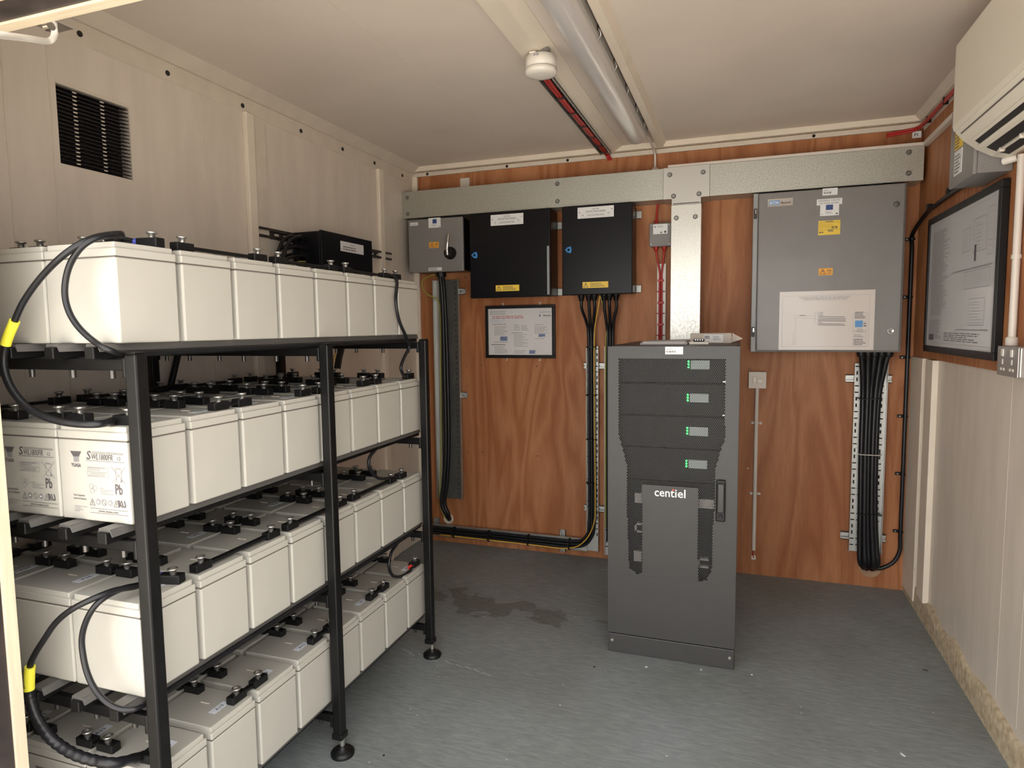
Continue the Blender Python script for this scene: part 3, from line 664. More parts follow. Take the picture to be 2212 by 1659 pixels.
tag(MB().tube(q, .003, 8, earthM).build('earth_cable', earthM), 'thin green-yellow cable below the glands of the left-wall box', 'cable')
# cables dropping between the shelves at the back of the rack
for k, (px, x_) in enumerate(((735, .10), (742, .12), (728, .09))):
    a = X_(px, 760, x_); q = [V(x_, a.y+.02, 1.30), V(x_, a.y, 1.25), V(x_+.01, a.y-.04, 1.20), V(x_+.01, a.y-.055, 1.155)]
    o = MB().tube(q, .008 if k < 2 else .003, 8, cableM if k < 2 else earthY).build('riser_cable', cableM if k < 2 else earthY)
    tag(o, ['black cable rising between second and top shelf behind the middle post, right one', 'black cable rising between second and top shelf behind the middle post, rightmost', 'thin yellow cable between the black risers behind the middle rack post'][k], 'cable', 'cables rising behind the rack')
# door stay rod
b0_ = A(117, 62, YF+.03); b1_ = A(112, 82, YF+.02)
st = thing('door_stay', 'white metal door stay rod hooked under the door head at upper left', 'door stay', tuple(b0_))
MB().tube([b0_, A(118, 74, YF+.03), A(112, 86, YF+.02), A(98, 89, YF+.005), A(70, 84.5, YF-.04), A(20, 78, YF-.11), A(-120, 62, YF-.3)], .0055, 12, whiteP, 8).build('rod', whiteP, st)
MB().box(b0_.x-.02, b0_.x+.03, YF, YF+.045, b0_.z, b0_.z+.004, .001, chrome).cyl(b0_-V(.006, .01, -.001), b0_-V(-.006, .01, -.001), .009, 10, chrome).cyl(b0_+V(0, 0, .001), b0_+V(0, 0, .055), .006, 10, chrome).build('bracket', chrome, st)

# ================================================================= BACK WALL
YT = -.15
def tk(name, label, poly, extra=None): ...
(xa, zt1), (xb_, zt2) = xz(862, 419, YT), xz(1433, 366, YT); zb1 = xz(862, 473, YT)[1]; zb2 = xz(1995, 387.5, YT)[1]
xR = xz(1997, 330, YT)[0]; xT0 = xz(1433, 390, YT)[0]; xT1 = xz(1533, 385, YT)[0]
ZTT = (zt1+zt2)/2+.004; ZTB = (zb1+zb2)/2; xa = max(xa, XL+.002); xR = min(xR, ROOM_W-.008)
tr = thing('cable_trunking', 'long galvanised steel trunking, left run above the black enclosures', 'trunking', (xa, 0, ZTB), group='galvanised trunking on the plywood')
MB().box(xa, xT0-.001, YT+.003, -.002, ZTB, ZTT, .001).build('body', galvM, tr)
MB().box(xa, xT0-.001, YT, YT+.003, ZTB-.002, ZTT+.002, .001).build('lid', galvM, tr)
for px, py in ((880, 427), (881, 462), (1204, 397), (1204, 435)):
    x, z = xz(px, py, YT); screw(tr, (x, YT, z), r=.010)
tr = thing('cable_trunking', 'speckled galvanised trunking, right run above the grey panel board', 'trunking', (xT1, 0, ZTB), group='galvanised trunking on the plywood')
MB().box(xT1+.001, xR, YT+.003, -.002, ZTB, ZTT, .001).build('body', galvM, tr)
MB().box(xT1+.001, xR, YT, YT+.003, ZTB-.002, ZTT+.002, .001).build('lid', galvM, tr)
for px, py in ((1963, 329), (1962.5, 374)): x, z = xz(px, py, YT); screw(tr, (x, YT, z), r=.010)
# tee piece
v0, _ = xz(1450, 500, YT); v1, _ = xz(1514, 500, YT); ztee = xz(1482, 441, YT)[1]; zch = ZTB-.01
tr = thing('trunking_tee', 'galvanised tee joint with chamfered shoulders joining the trunking runs', 'trunking', (v0, 0, ztee))
pl = [(xT0, ZTT+.003), (xT0, ZTB-.003), (v0-.014, ZTB-.003), (v0+.002, ztee+.03), (v0+.002, ztee), (v1-.002, ztee), (v1-.002, ztee+.03), (v1+.014, ZTB-.003), (xT1, ZTB-.003), (xT1, ZTT+.003)]
MB().prism(pl, 'y', YT-.003, -.002, mat('galvanised_plain', (0.55, 0.54, 0.51), .40, metal=.7)).build('body', None, tr)
for px, py in ((1447, 378), (1519, 372), (1455, 424), (1510, 419)): x, z = xz(px, py, YT); screw(tr, (x, YT-.003, z), r=.010)
MB().box(v0+.008, v1-.008, YT-.0035, YT-.002, ztee+.003, ztee+.007, 0).build('joint_slot', steelD, tr)
galvV = galv('galvanised_lit', (0.66, 0.65, 0.60), .34, .22)  # lighter copy of the sheet: doorway reflection put into the colour
tr = thing('cable_trunking', 'bright vertical galvanised trunking dropping behind the charcoal cabinet', 'trunking', (v0, 0, .35), group='galvanised trunking on the plywood')
MB().box(v0, v1, YT+.003, -.002, .35, ztee-.001, .001).build('body', galvV, tr)
MB().box(v0-.001, v1+.001, YT, YT+.003, .35, ztee-.001, .001).build('lid', galvV, tr)
for px, py in ((1461, 471), (1502, 468)): x, z = xz(px, py, YT); screw(tr, (x, YT, z), r=.010)
# mini trunking on top and round the corner
mt = thing('mini_trunking', 'thin white plastic trunking along the top of the steel trunking and round the corner', 'trunking', (xT0, 0, ZTT+.003))
MB().box(xT0+.02, ROOM_W-.011, -.14, -.12, ZTT+.004, ZTT+.020, .002, whiteC).build('run', whiteC, mt)
MB().box(ROOM_W-.034, ROOM_W-.010, -1.3, -.12, ZTT+.002, ZTT+.022, .002, whiteC).build('run', whiteC, mt)
# small white plate above the trunking
(x0, z1), (x1, z0) = xz(993, 385, -.02), xz(1013, 404, -.02)
o = MB().box(x0, x1, -.016, 0, z0, z1, .002).build('blank_plate', whiteC); tag(o, 'small square white plate on the plywood above the left trunking', 'plate')

def face_dec(y): return Dec((0, y, 0), (1, 0, 0), (0, 0, 1))
def strut_piece(name_parent, x0, x1, z0, z1, y=-.001, d=.02, vertical=False):
    m_ = MB().box(x0, x1, y-.003, y, z0, z1)
    if not vertical: m_.box(x0, x1, y-d, y, z0, z0+.003).box(x0, x1, y-d, y, z1-.003, z1).box(x0, x1, y-d, y-d+.003, z0, z0+(z1-z0)*.28).box(x0, x1, y-d, y-d+.003, z1-(z1-z0)*.28, z1)
    else: m_.box(x0, x0+.003, y-d, y, z0, z1).box(x1-.003, x1, y-d, y, z0, z1).box(x0, x0+(x1-x0)*.28, y-d, y-d+.003, z0, z1).box(x1-(x1-x0)*.28, x1, y-d, y-d+.003, z0, z1)
    return m_.build('bracket', galvS, name_parent)
# grey isolator
YI = -.19
iso = thing('isolator_switch', 'grey switch box with black rotary handle, left end under the trunking', 'switch', (.03, 0, 1.66))
ix0, ix1, iz0, iz1 = .03, .374, 1.657, 1.960
MB().box(ix0+.006, ix1-.002, YI+.02, -.021, iz0+.006, iz1-.004, .003).build('body', encM, iso)  # sides of the grey box built black: their shade put into the colour
MB().box(ix0, ix1, YI, YI+.02, iz0, iz1, .004).build('cover', greyBox, iso)
(hx_, hz_) = xz(973.4, 547, YI)
MB().lathe([(.036, 0), (.034, .018), (.022, .022), (.022, .030)], (hx_, YI, hz_), 'y', 28, blackM, -1).build('rotary_base', blackM, iso)
hp = xz(969, 505, YI-.045)
MB().path([(hx_-.003, YI-.036, hz_-.012), (hx_-.002, YI-.046, hz_+.02), (hp[0], YI-.05, hp[1]-.02), (hp[0], YI-.045, hp[1])], [.009, .0085, .009, .006], 12, chrome).build('handle', chrome, iso)
d = face_dec(YI)
def R4(px0, py0, px1, py1, y): a = xz(px0, py0, y); b = xz(px1, py1, y); return a[0], b[1], b[0], a[1]
a = R4(886, 481.5, 903, 487, YI); d.slab(labelM, *a, 0, .001); d.text(greyInk, 'EATON', (a[0]+a[2])/2, a[1]+.003, .008, .0013, center=True, bold=.02); d.build('maker_label', iso)
d = face_dec(YI); a = R4(925.5, 471.5, 952, 491, YI); d.slab(labelM, *a, 0, .001); d.rect(navyM, a[0]+.026, a[3]-.032, a[0]+.052, a[3]-.008, .0014); d.greek(greyInk, a[0]+.02, a[1]+.010, a[0]+.062, a[3]-.036, 2, h=.0014); d.rect(inkM, a[2]-.008, a[1]+.003, a[2]-.003, a[1]+.008, .0014); d.build('contractor_label', iso)
def danger(d, a, m=oraM, t1='DANGER', t2='400 VOLTS', h=.001):
    d.slab(m, *a, 0, h); H = a[3]-a[1]; W_ = a[2]-a[0]
    cx, cy = a[0]+H*.55, a[1]+H*.48; p3 = [(cx-H*.40, cy-H*.32), (cx+H*.40, cy-H*.32), (cx, cy+H*.40)]
    for i in range(3): d.line(inkM, p3[i], p3[(i+1) % 3], H*.07, h+.0004)
    d.poly(inkM, [(cx-H*.07, cy+H*.2), (cx+H*.08, cy+H*.2), (cx+H*.03, cy+H*.02), (cx+H*.10, cy+H*.02), (cx-H*.03, cy-H*.26), (cx-.0, cy-.02*H), (cx-H*.08, cy-.02*H)], h+.0004)
    if t1: d.text(inkM, t1, a[0]+H*1.12, a[1]+H*.52, H*.26, h+.0005, width=W_-H*1.28, bold=.03); d.text(inkM, t2, a[0]+H*1.12, a[1]+H*.18, H*.2, h+.0005, width=W_-H*1.3, bold=.02)
    else: d.greek(inkM, a[0]+H*1.3, a[1]+H*.15, a[2]-H*.3, a[3]-H*.12, 4, h=h+.0005)
    return d
d = face_dec(YI); a = R4(927, 523.5, 948, 535, YI); danger(d, a); d.build('danger_label', iso)
d = face_dec(YI); a = R4(926, 578.5, 954.5, 584, YI); d.slab(labelM, *a, 0, .001); d.greek(inkM, a[0]+.006, a[1]+.002, a[2]-.006, a[3]-.001, 2, h=.0014); d.build('circuit_label', iso)
for px, py in ((991, 476), (993, 574)): x, z = xz(px, py, YI); screw(iso, (x, YI, z), r=.005, m=boltM)
def enclosure(lab, x0, x1, z0, z1, y0, lock, wl, yl, br, yd):
    t_ = thing('battery_breaker_enclosure', lab, 'electrical box', (x0, 0, z0), group='black wall enclosures')
    MB().box(x0+.006, x1-.006, y0+.022, -.020, z0+.006, z1-.003, .003).build('body', encM, t_)
    dr = MB().box(x0, x1, y0, y0+.02, z0, z1, .005).build('door', encM, t_)
    x, z = xz(lock[0], lock[1], y0)
    l_ = MB().lathe([(.016, 0), (.0155, .006), (.012, .008), (.006, .008), (.006, .004), (0, .004)], (x, y0, z), 'y', 18, blueM, -1)
    for k in range(3): an = math.radians(90+120*k-30); l_.lathe([(.0065, 0), (.006, .0075), (0, .0078)], (x+.0135*math.cos(an), y0, z+.0135*math.sin(an)), 'y', 10, blueM, -1)
    l_.lathe([(.007, .0078), (.007, .009), (0, .009)], (x, y0, z), 'y', 12, blackM, -1)
    l_.build('lock', blueM, dr)
    d = face_dec(y0); a = R4(*wl, y0); d.slab(labelM, *a, 0, .0015)
    H = a[3]-a[1]; W_ = a[2]-a[0]
    d.text(inkM, 'CENTIEL', (a[0]+a[2])/2, a[3]-H*.26, H*.13, .002, center=True); d.text(inkM, 'UPS BATTERY STRING DC BREAKERS', (a[0]+a[2])/2, a[3]-H*.48, H*.15, .002, center=True, width=W_*.55, bold=.01)
    d.frame(greyInk, a[0]+W_*.10, a[1]+H*.12, a[2]-W_*.10, a[1]+H*.46, .0008, .002); d.text(inkM, 'CAUTION ISOLATE BEFORE WORKING', (a[0]+a[2])/2, a[1]+H*.20, H*.13, .002, center=True, width=W_*.48, bold=.01)
    for fx, fz in ((.05, .55), (.95, .7), (.15, .28), (.85, .35)): d.circ(inkM, a[0]+W_*fx, a[1]+H*fz, .0028, .002)
    d.build('name_plate', dr)
    d = face_dec(y0); a = R4(*yl, y0); danger(d, a, yelM, None, None, .0015); d.build('warning_label', dr)
    for z in br:
        strut_piece(t_, x0+.02, x1+.018, z-.02, z+.02)
        MB().box(x1-.004, x1+.022, -.026, -.021, z-.019, z+.019, .001).build('bracket', galvS, t_)
    return t_
en1 = enclosure('wider black steel enclosure with blue lock, beside the grey isolator', .415, .886, 1.500, 1.972, -.19, (1026, 551.6), (1060, 465, 1130.6, 483.5), (1071, 616.5, 1121.7, 628), (1.90, 1.53), 0)
MB().box(.868, .880, -.1912, -.189, 1.51, 1.77, .0005).build('edge_reflection', gasket, en1)  # light grey strip painted in for the reflection along the door edge
en2 = enclosure('narrower black steel enclosure with blue lock and cables leaving below', .952, 1.328, 1.502, 1.972, -.19, (1229, 540), (1247.8, 449, 1326, 467.5), (1258.6, 609.5, 1313.8, 620.8), (1.93, 1.535), 0)
# junction box and red cables
jb = thing('junction_box', 'small grey junction box on the plywood beside the bright vertical trunking', 'junction box', (1.395, 0, 1.765))
jx0, jx1, jz0, jz1 = 1.400, 1.511, 1.753, 1.870
MB().box(jx0, jx1, -.062, -.001, jz0, jz1, .005).build('body', greyBox, jb)
MB().box(jx0-.002, jx1+.002, -.075, -.062, jz0-.002, jz1+.002, .004).build('lid', greyBox, jb)
for x in (jx0+.009, jx1-.009):
    for z in (jz0+.009, jz1-.009): screw(jb, (x, -.075, z), r=.004, m=boltM)
d = face_dec(-.075); a = R4(1411, 485, 1442, 504.5, -.075); d.slab(labelM, *a, 0, .0008); d.rect(greyInk, a[0]+.006, a[3]-.018, a[0]+.015, a[3]-.009, .0012); d.greek(greyInk, a[0]+.022, a[3]-.018, a[2]-.014, a[3]-.004, 3, h=.0012)
d.poly(inkM, [(a[0]+.036, a[1]+.004), (a[0]+.048, a[1]+.004), (a[0]+.042, a[1]+.014)], .0012); d.circ(inkM, a[2]-.012, a[1]+.010, .006, .0012); d.build('rating_label', jb)
rx = xz(1427, 650, -.02)[0]
glz = MB()
x1_, x2_ = xz(1418, 480, -.03)[0], xz(1435, 535, -.03)[0]
for x, z, s_ in ((x1_, jz1, 1), (x1_, jz0, -1), (x2_, jz0, -1)):
    MB().lathe([(.013, 0), (.013, .010), (.010, .016), (.006, .026)], (x, -.035, z), 'z', 14, redM, s_).build('cable_gland', redM, jb)
rc = [('red fire cable from the trunking down into the top of the small grey junction box', [V(x1_+.006, -.03, ZTB), V(x1_+.002, -.03, ZTB-.05), V(x1_, -.035, jz1+.012)]),
      ('left red fire cable leaving the grey junction box down the white tray', [V(x1_, -.035, jz0-.01), V(x1_+.004, -.034, jz0-.05), V(rx-.005, -.022, jz0-.14), V(rx-.006, -.02, jz0-.22), V(rx-.006, -.02, 1.02)]),
      ('right red fire cable leaving the grey junction box down the white tray', [V(x2_, -.035, jz0-.01), V(x2_-.002, -.034, jz0-.05), V(rx+.005, -.022, jz0-.14), V(rx+.005, -.02, jz0-.22), V(rx+.005, -.02, 1.02)])]
for l_, q in rc: tag(MB().tube(q, .0052, 10, redM).build('fire_cable', redM), l_, 'cable', 'red fire cables at the junction box')
ty = thing('slim_tray', 'narrow white cable tray with red clips above the charcoal cabinet', 'cable tray', (rx, 0, 1.0))
(tx0, tz1), (tx1, _) = xz(1420, 570, -.01), xz(1438.8, 570, -.01)
MB().box(tx0, tx1, -.012, -.001, 1.0, tz1, .001, whiteP).box(tx0, tx0+.002, -.016, -.001, 1.0, tz1, 0, whiteP).box(tx1-.002, tx1, -.016, -.001, 1.0, tz1, 0, whiteP).build('tray_body', whiteP, ty)
for py in (606, 630, 654, 677, 701, 724):
    z = xz(1428, py, -.02)[1]; wd = .016 if py in (606, 654, 701) else .022
    MB().box(rx-wd, rx+wd, -.029, -.013, z-(.006 if wd < .02 else .0025), z+(.006 if wd < .02 else .0025), .002).build('cable_clip', redM, ty)
# framed notice
nt_ = thing('framed_notice', 'black framed printed notice hanging on the plywood under the black enclosures', 'notice', (.42, 0, 1.2))
YN = -.022
(nx0, nz1), (nx1, nz0) = xz(1047.5, 661, YN), xz(1199, 774, YN)
fw = .0185
def frame_parts(t_, x0, x1, z0, z1, y, fw, dep):
    MB().box(x0, x1, y, y+dep, z1-fw, z1, .002).box(x0, x1, y, y+dep, z0, z0+fw, .002).box(x0, x0+fw, y, y+dep, z0+fw, z1-fw, .002).box(x1-fw, x1, y, y+dep, z0+fw, z1-fw, .002).build('frame', blackM, t_)
frame_parts(nt_, nx0, nx1, nz0, nz1, YN, fw, .020)
d = face_dec(YN+.006); px0, px1, pz0, pz1 = nx0+fw-.001, nx1-fw+.001, nz0+fw-.001, nz1-fw+.001
d.slab(paperM, px0, pz0, px1, pz1, -.003, 0)
def NP(cx, cy): # crop of the notice
    return px0+(cx-175)/(1850-175)*(px1-px0), pz1-(cy-225+ (cx-175)*.02)/(1445-225)*(pz1-pz0)
R = random.Random(5)
def nb(cx0, cy0, cx1, cy1, rows, m=greyInk, fill=.4):
    a = NP(cx0, cy0); b = NP(cx1, cy1); d.greek(m, a[0], b[1], b[0], a[1], rows, R, .0006, fill)
nb(230, 270, 740, 380, 3); nb(290, 400, 1160, 470, 2, redP); nb(240, 480, 650, 580, 4, skyM, .2); nb(290, 615, 660, 640, 1, inkM); nb(340, 670, 710, 920, 7); nb(340, 1070, 700, 1110, 1); nb(250, 1140, 670, 1180, 1, inkM); nb(345, 1200, 700, 1390, 6)
nb(865, 620, 1030, 790, 7); nb(1050, 640, 1240, 790, 4); nb(810, 830, 1170, 855, 1, inkM); nb(860, 870, 1240, 1210, 10); nb(865, 1290, 1220, 1390, 4); nb(1390, 610, 1780, 640, 1); nb(1395, 670, 1770, 860, 5); nb(1400, 970, 1770, 1000, 1)
for cx0, cy0, cx1, cy1 in ((490, 950, 690, 1060), (1500, 870, 1675, 945), (1255, 1295, 1420, 1385)):
    a = NP(cx0, cy0); b = NP(cx1, cy1); d.rect(mat('stamp_tint', (.30, .38, .50), .5), a[0], b[1], b[0], a[1], .0006); d.greek(navyM, a[0]+.001, b[1]+.0005, b[0]-.001, a[1]-.0005, 3, R, .0009, .7)
a = NP(1525, 320); d.text(inkM, 'centiel', a[0], a[1], .0075, .0006, width=(NP(1805, 320)[0]-a[0]))
a = NP(1625, 415); d.text(inkM, 'BENDER', a[0], a[1], .0085, .0006, width=(NP(1820, 415)[0]-a[0]), bold=.03); a = NP(1525, 425); d.rect(navyM, a[0], a[1], a[0]+.006, a[1]+.013, .0006)
d.build('paper', nt_)
for px, py in ((1085, 656), (1165, 653), (1093, 779), (1165, 778)):
    x, z = xz(px, py, -.01); zz = nz1+.006 if py < 700 else nz0-.006
    MB().box(x-.006, x+.006, -.004, -.001, zz-.010, zz+.010, .001, brass).lathe([(.004, 0), (.003, .003)], (x, -.004, zz), 'y', 10, chrome, -1).build('hanging_tab', brass, nt_)

# ---- cable trays on the back wall
def tray(t_, x0, x1, z0, z1, slots=True, flange=.02, y=-.022, vert=True, dark=None, name='tray_body'):
    m_ = MB().box(x0, x1, y-.002, y, z0, z1, 0, galvS)
    if vert: m_.box(x0, x0+.002, y-flange, y, z0, z1, 0, galvS).box(x1-.002, x1, y-flange, y, z0, z1, 0, galvS)
    else: m_.box(x0, x1, y-flange, y, z0, z0+.002, 0, galvS).box(x0, x1, y-flange, y, z1-.002, z1, 0, galvS)
    return m_.build(name, galvS, t_)
def slots(t_, cols, z0, z1, y, step=.062, m=holeM):
    m_ = MB(); k = 0; z = z1-.015
    while z > z0+.01:
        for x in cols:
            if k % 4 in (0, 3): m_.box(x-.0085, x+.0085, y-.0026, y-.0018, z-.003, z+.003)
            else: m_.box(x-.0035, x+.0035, y-.0026, y-.0018, z-.009, z+.009)
        z -= step*.52; k += 1
    o = m_.build('slots', m, t_); o['kind'] = 'stuff'; return o
def ties(t_, pts, r, m=blackM):
    for p_, d_ in pts:
        MB().path([p_-d_*.0025, p_+d_*.0025], r, 16, m).build('cable_tie', m, t_)
# left vertical tray
lt = thing('cable_tray', 'galvanised perforated tray standing vertically under the grey isolator', 'cable tray', (.12, 0, .3), group='perforated cable trays')
(ax0, az1), (ax1, _) = xz(937, 606, -.03), xz(992, 606, -.03); az0 = xz(965, 1076, -.03)[1]
tray(lt, ax0, ax1, az0, az1, flange=.028); MB().box(ax0+.03, ax1-.002, -.0255, -.024, az0, az1).build('tray_plate', mat('zinc_reflection', (.105, .105, .10), .45, metal=.3, var=.15, scale=14), lt); slots(lt, (ax1-.030,), az0, az1, -.0235, m=steelD)  # dark reflection painted into the plate as a darker zinc
for py in (630, 697, 1216):
    z = xz(990, py if py != 697 else 853, -.01)[1]
    strut_piece(lt, ax0-.01, ax1+.028, z-.018, z+.018)
# bundle in it
bx_ = xz(957, 700, -.05)[0]
for k, (ox, oy, nm) in enumerate(((-.012, -.004, 'left'), (.010, -.004, 'right'), (-.001, -.022, 'front'))):
    q = [V(xz(957, 592, -.06)[0]+ox*.8, -.085+oy, iz0+.004), V(xz(958, 640, -.06)[0]+ox*.5, -.055+oy, xz(958, 640, -.06)[1]), V(xz(962, 760, -.05)[0]+ox, -.045+oy, xz(962, 760, -.05)[1]), V(xz(966, 950, -.05)[0]+ox, -.045+oy, xz(966, 950, -.05)[1]), V(xz(962, 1040, -.05)[0]+ox, -.045+oy, xz(962, 1040, -.05)[1]), V(xz(957, 1085, -.05)[0]+ox, -.045+oy, xz(957, 1085, -.05)[1]), V(xz(966, 1112, -.05)[0]+ox*.6, -.042+oy*.6, xz(966, 1112, -.05)[1]), V(xz(968, 1122, -.03)[0], -.012+oy*.2, xz(968, 1122, -.02)[1])]
    tag(MB().tube(q, .0125, 12, cableM).build('power_cable', cableM), 'thick black cable from the grey isolator down the left tray, %s one of the bundle' % nm, 'cable', 'cables in the left tray')
q = [V(xz(957, 592, -.06)[0], -.085, iz0-.02), V(xz(957, 592, -.06)[0], -.085, iz0+.012)]
tag(MB().path(q, .030, 18, cableM).build('cable_gland', cableM), 'wide black gland under the grey isolator where the cable bundle enters', 'gland')
ep = [(944, 593), (920, 604), (917, 618), (928, 636), (945, 648), (951, 680), (952, 800), (953, 950), (950, 1080), (958, 1110), (966, 1124)]
tag(MB().tube([V(xz(a_, b_, -.045)[0], -.045 if i > 3 else -.075, xz(a_, b_, -.045)[1]) for i, (a_, b_) in enumerate(ep)], .004, 8, earthM).build('earth_cable', earthM), 'green-yellow earth cable curling out of the isolator and down the left tray', 'cable')
o = MB().lathe([(.034, 0), (.033, .006), (.026, .008), (.0255, .001), (0, .001)], (xz(969, 1122, 0)[0], 0, xz(969, 1120, 0)[1]), 'y', 20, creamT, -1).build('cable_hole_collar', creamT)
tag(o, 'pale round cable hole at the foot of the left tray', 'cable hole')
# centre vertical tray with bottom run (an L)
ct = thing('cable_tray', 'galvanised perforated tray running down left of the cabinet and along the floor', 'cable tray', (1.1, 0, .08), group='perforated cable trays')
(cx0, cz1), (cx1, _) = xz(1267, 748, -.03), xz(1293, 748, -.03)
bz1, bz0 = xz(1100, 1147, -.03)[1], xz(1100, 1172, -.03)[1]; bz0 = max(bz0, .03)
tray(ct, cx0, cx1, bz0, cz1); slots(ct, (cx0+.010, cx1-.010), bz1, cz1, -.022)
tray(ct, xz(936, 1140, -.03)[0], cx0, bz0, bz1, vert=False)
for py in (790, 1097):
    z = xz(1280, py, -.01)[1]; strut_piece(ct, cx0-.018, xz(1320, py, -.01)[0], z-.018, z+.018)
for px, py in ((944, 1126), (1216, 1152)):
    x, z = xz(px, py, -.01); strut_piece(ct, x-.018, x+.018, z-.085 if px < 1000 else z-.11, z+.02, vertical=True)
rt2 = thing('cable_tray', 'galvanised perforated tray half hidden behind the left edge of the charcoal cabinet', 'cable tray', (1.22, 0, .08), group='perforated cable trays')
(dx0, _), (dx1, _) = xz(1306.5, 748, -.03), xz(1335, 748, -.03)
tray(rt2, dx0, dx1, .03, cz1); slots(rt2, (dx0+.010, dx1-.012), .05, cz1, -.022)
# cables from the narrower enclosure
gx = [1258, 1272, 1286, 1305, 1318, 1331]
for i, px in enumerate(gx):
    x = xz(px, 645, -.10)[0]; y = -.10 if i % 2 else -.125
    MB().lathe([(.019, 0), (.019, .012), (.015, .016), (.015, .026), (.011, .034)], (x, y, 1.506), 'z', 14, blackM, -1).build('cable_gland', blackM, en2)
    lo = xz(1277 if i < 3 else 1318, 760, -.045)[0]+(i % 3-1)*.014
    if i < 3:
        q = [V(x, y, 1.475), V(x, y+.01, 1.43), V(lo+(x-lo)*.35, -.07, 1.36), V(lo, -.045, 1.26), V(lo, -.043, .8), V(lo+.002, -.043, .40)]
        rad = .10-.014*(i % 3-1)
        cz_ = xz(1200, 1172, -.04)[1]
        cz0 = bz0+.038+(2-i)*.0
        zc_ = bz0+.022+.020*i*0+(.017*(2-i))
        cxr = lo; R_ = .11+ (i-1)*.017
        zc_ = (bz0+bz1)/2-(i-1)*.017
        q += [V(cxr, -.045, zc_+R_), V(cxr-R_*.12, -.045, zc_+R_*.52), V(cxr-R_*.42, -.045, zc_+R_*.15), V(cxr-R_, -.045, zc_)]
        q += [V(.8, -.045, zc_-.001), V(.4, -.045, zc_), V(xz(930, 1140, -.04)[0]-.05, -.045, zc_)]
        lab = 'black cable from the enclosure down the tray and along the floor, %s of three' % ['outermost', 'middle', 'innermost'][i]
    else:
        q = [V(x, y, 1.475), V(x, y+.01, 1.43), V(lo+(x-lo)*.35, -.07, 1.36), V(lo, -.045, 1.26), V(lo, -.043, .8), V(lo, -.043, .12)]
        lab = 'black cable from the enclosure down behind the charcoal cabinet, %s of three' % ['leftmost', 'middle', 'rightmost'][i-3]
    tag(MB().tube(q, .0085, 10, cableM).build('power_cable', cableM), lab, 'cable', 'cables under the narrower black enclosure')
lo = xz(1285, 800, -.05)[0]
q = [V(xz(1296, 640, -.1)[0], -.10, 1.50), V(xz(1292, 668, -.09)[0], -.09, 1.43), V(lo, -.060, 1.28), V(lo, -.060, .8), V(lo+.004, -.06, .36), V(lo-.004, -.06, .22), V(lo-.06, -.06, .11), V(lo-.16, -.058, bz0+.012), V(.7, -.055, bz0+.010), V(.12, -.05, bz0+.012)]
tag(MB().tube(q, .0035, 8, earthY).build('earth_cable', earthY), 'thin yellow earth cable following the black cables along the floor tray', 'cable')
q = [V(xz(1297, 640, -.1)[0], -.10, 1.50), V(xz(1304, 680, -.09)[0], -.08, 1.42), V(xz(1312, 715, -.06)[0], -.055, 1.33), V(xz(1309, 790, -.05)[0], -.055, 1.2), V(xz(1309, 900, -.05)[0], -.055, .2)]
tag(MB().tube(q, .003, 8, earthM).build('earth_cable', earthM), 'thin green earth cable slanting from under the enclosure towards the cabinet', 'cable')
lo = xz(1277, 760, -.045)[0]
for z in (1.22, .95, .70, .45): ties(ct, [(V(lo, -.046, z), V(0, 0, 1))], .030)
for x in (.95, .7, .45, .22): ties(ct, [(V(x, -.046, (bz0+bz1)/2), V(1, 0, 0))], .036)

# ---- switch with conduit between cabinet and grey board
sp = thing('fused_switch', 'square white switch plate on the plywood right of the charcoal cabinet', 'switch', (1.95, 0, 1.05))
(sx0, sz1), (sx1, sz0) = xz(1617.5, 803, -.03), xz(1655, 836, -.03); sx1 = sx0+.086; sz0 = sz1-.086
MB().box(sx0, sx1, -.028, 0, sz0, sz1, .003).build('back_box', whiteC, sp); MB().box(sx0, sx1, -.036, -.028, sz0, sz1, .002).build('face_plate', whiteC, sp)
cx_, cz_ = (sx0+sx1)/2, (sz0+sz1)/2
MB().box(cx_-.022, cx_-.004, -.041, -.036, cz_-.014, cz_+.018, .002, whiteP).build('rocker', whiteP, sp); MB().box(cx_+.001, cx_+.024, -.040, -.036, cz_-.016, cz_+.006, .002, whiteP).build('fuse_carrier', whiteP, sp)
MB().box(cx_-.028, cx_+.028, -.0364, -.0358, cz_-.021, cz_+.022, 0).build('recess', greyT, sp)
cd = thing('conduit', 'thin white conduit dropping from the square white switch plate', 'conduit', (cx_, 0, .2))
cb_ = xz(1628, 1188, -.012)
MB().path([(cx_, -.014, sz0), (cx_-.001, -.014, .8), (cb_[0], -.014, cb_[1])], .010, 14, whiteC).build('pipe', whiteC, cd)
for py in (914, 1067):
    z = xz(1633, py, -.01)[1]
    m_ = MB()
    for s_ in (-1, 1): m_.lathe([(.0085, 0), (.0085, .004), (.003, .006)], (cx_+s_*.020, 0, z), 'y', 12, whiteC, -1)
    m_.box(cx_-.020, cx_+.020, -.004, 0, z-.006, z+.006, .001, whiteC).build('saddle_clip', whiteC, cd)
q = [V(cb_[0], -.012, cb_[1]+.01), V(cb_[0]-.004, -.012, cb_[1]-.02), V(cb_[0]+.001, -.006, cb_[1]-.045)]
tag(MB().tube(q, .0025, 8, redM).build('spare_cable', redM), 'short dark red wire sticking out of the conduit end above the floor', 'cable')
o = MB().box(cb_[0]-.012, cb_[0]+.012, -.008, 0, cb_[1]-.055, cb_[1]-.032, .002).build('cable_outlet', whiteC); tag(o, 'tiny square white clip on the plywood under the conduit end', 'clip')
for i, (px, py) in enumerate(((1619.5, 796), (1615, 1012))):
    x, z = xz(px, py, 0); MB().lathe([(.006, 0), (.005, .002), (0, .0025)], (x, 0, z), 'y', 10, brass, -1).build('screw_head', brass, bpy.data.objects['wall_back'])
dk = [(1008, 791), (1040, 789), (1160, 791), (1010, 977), (1042, 977), (1161, 985), (893+15, 604), (1005, 600)]
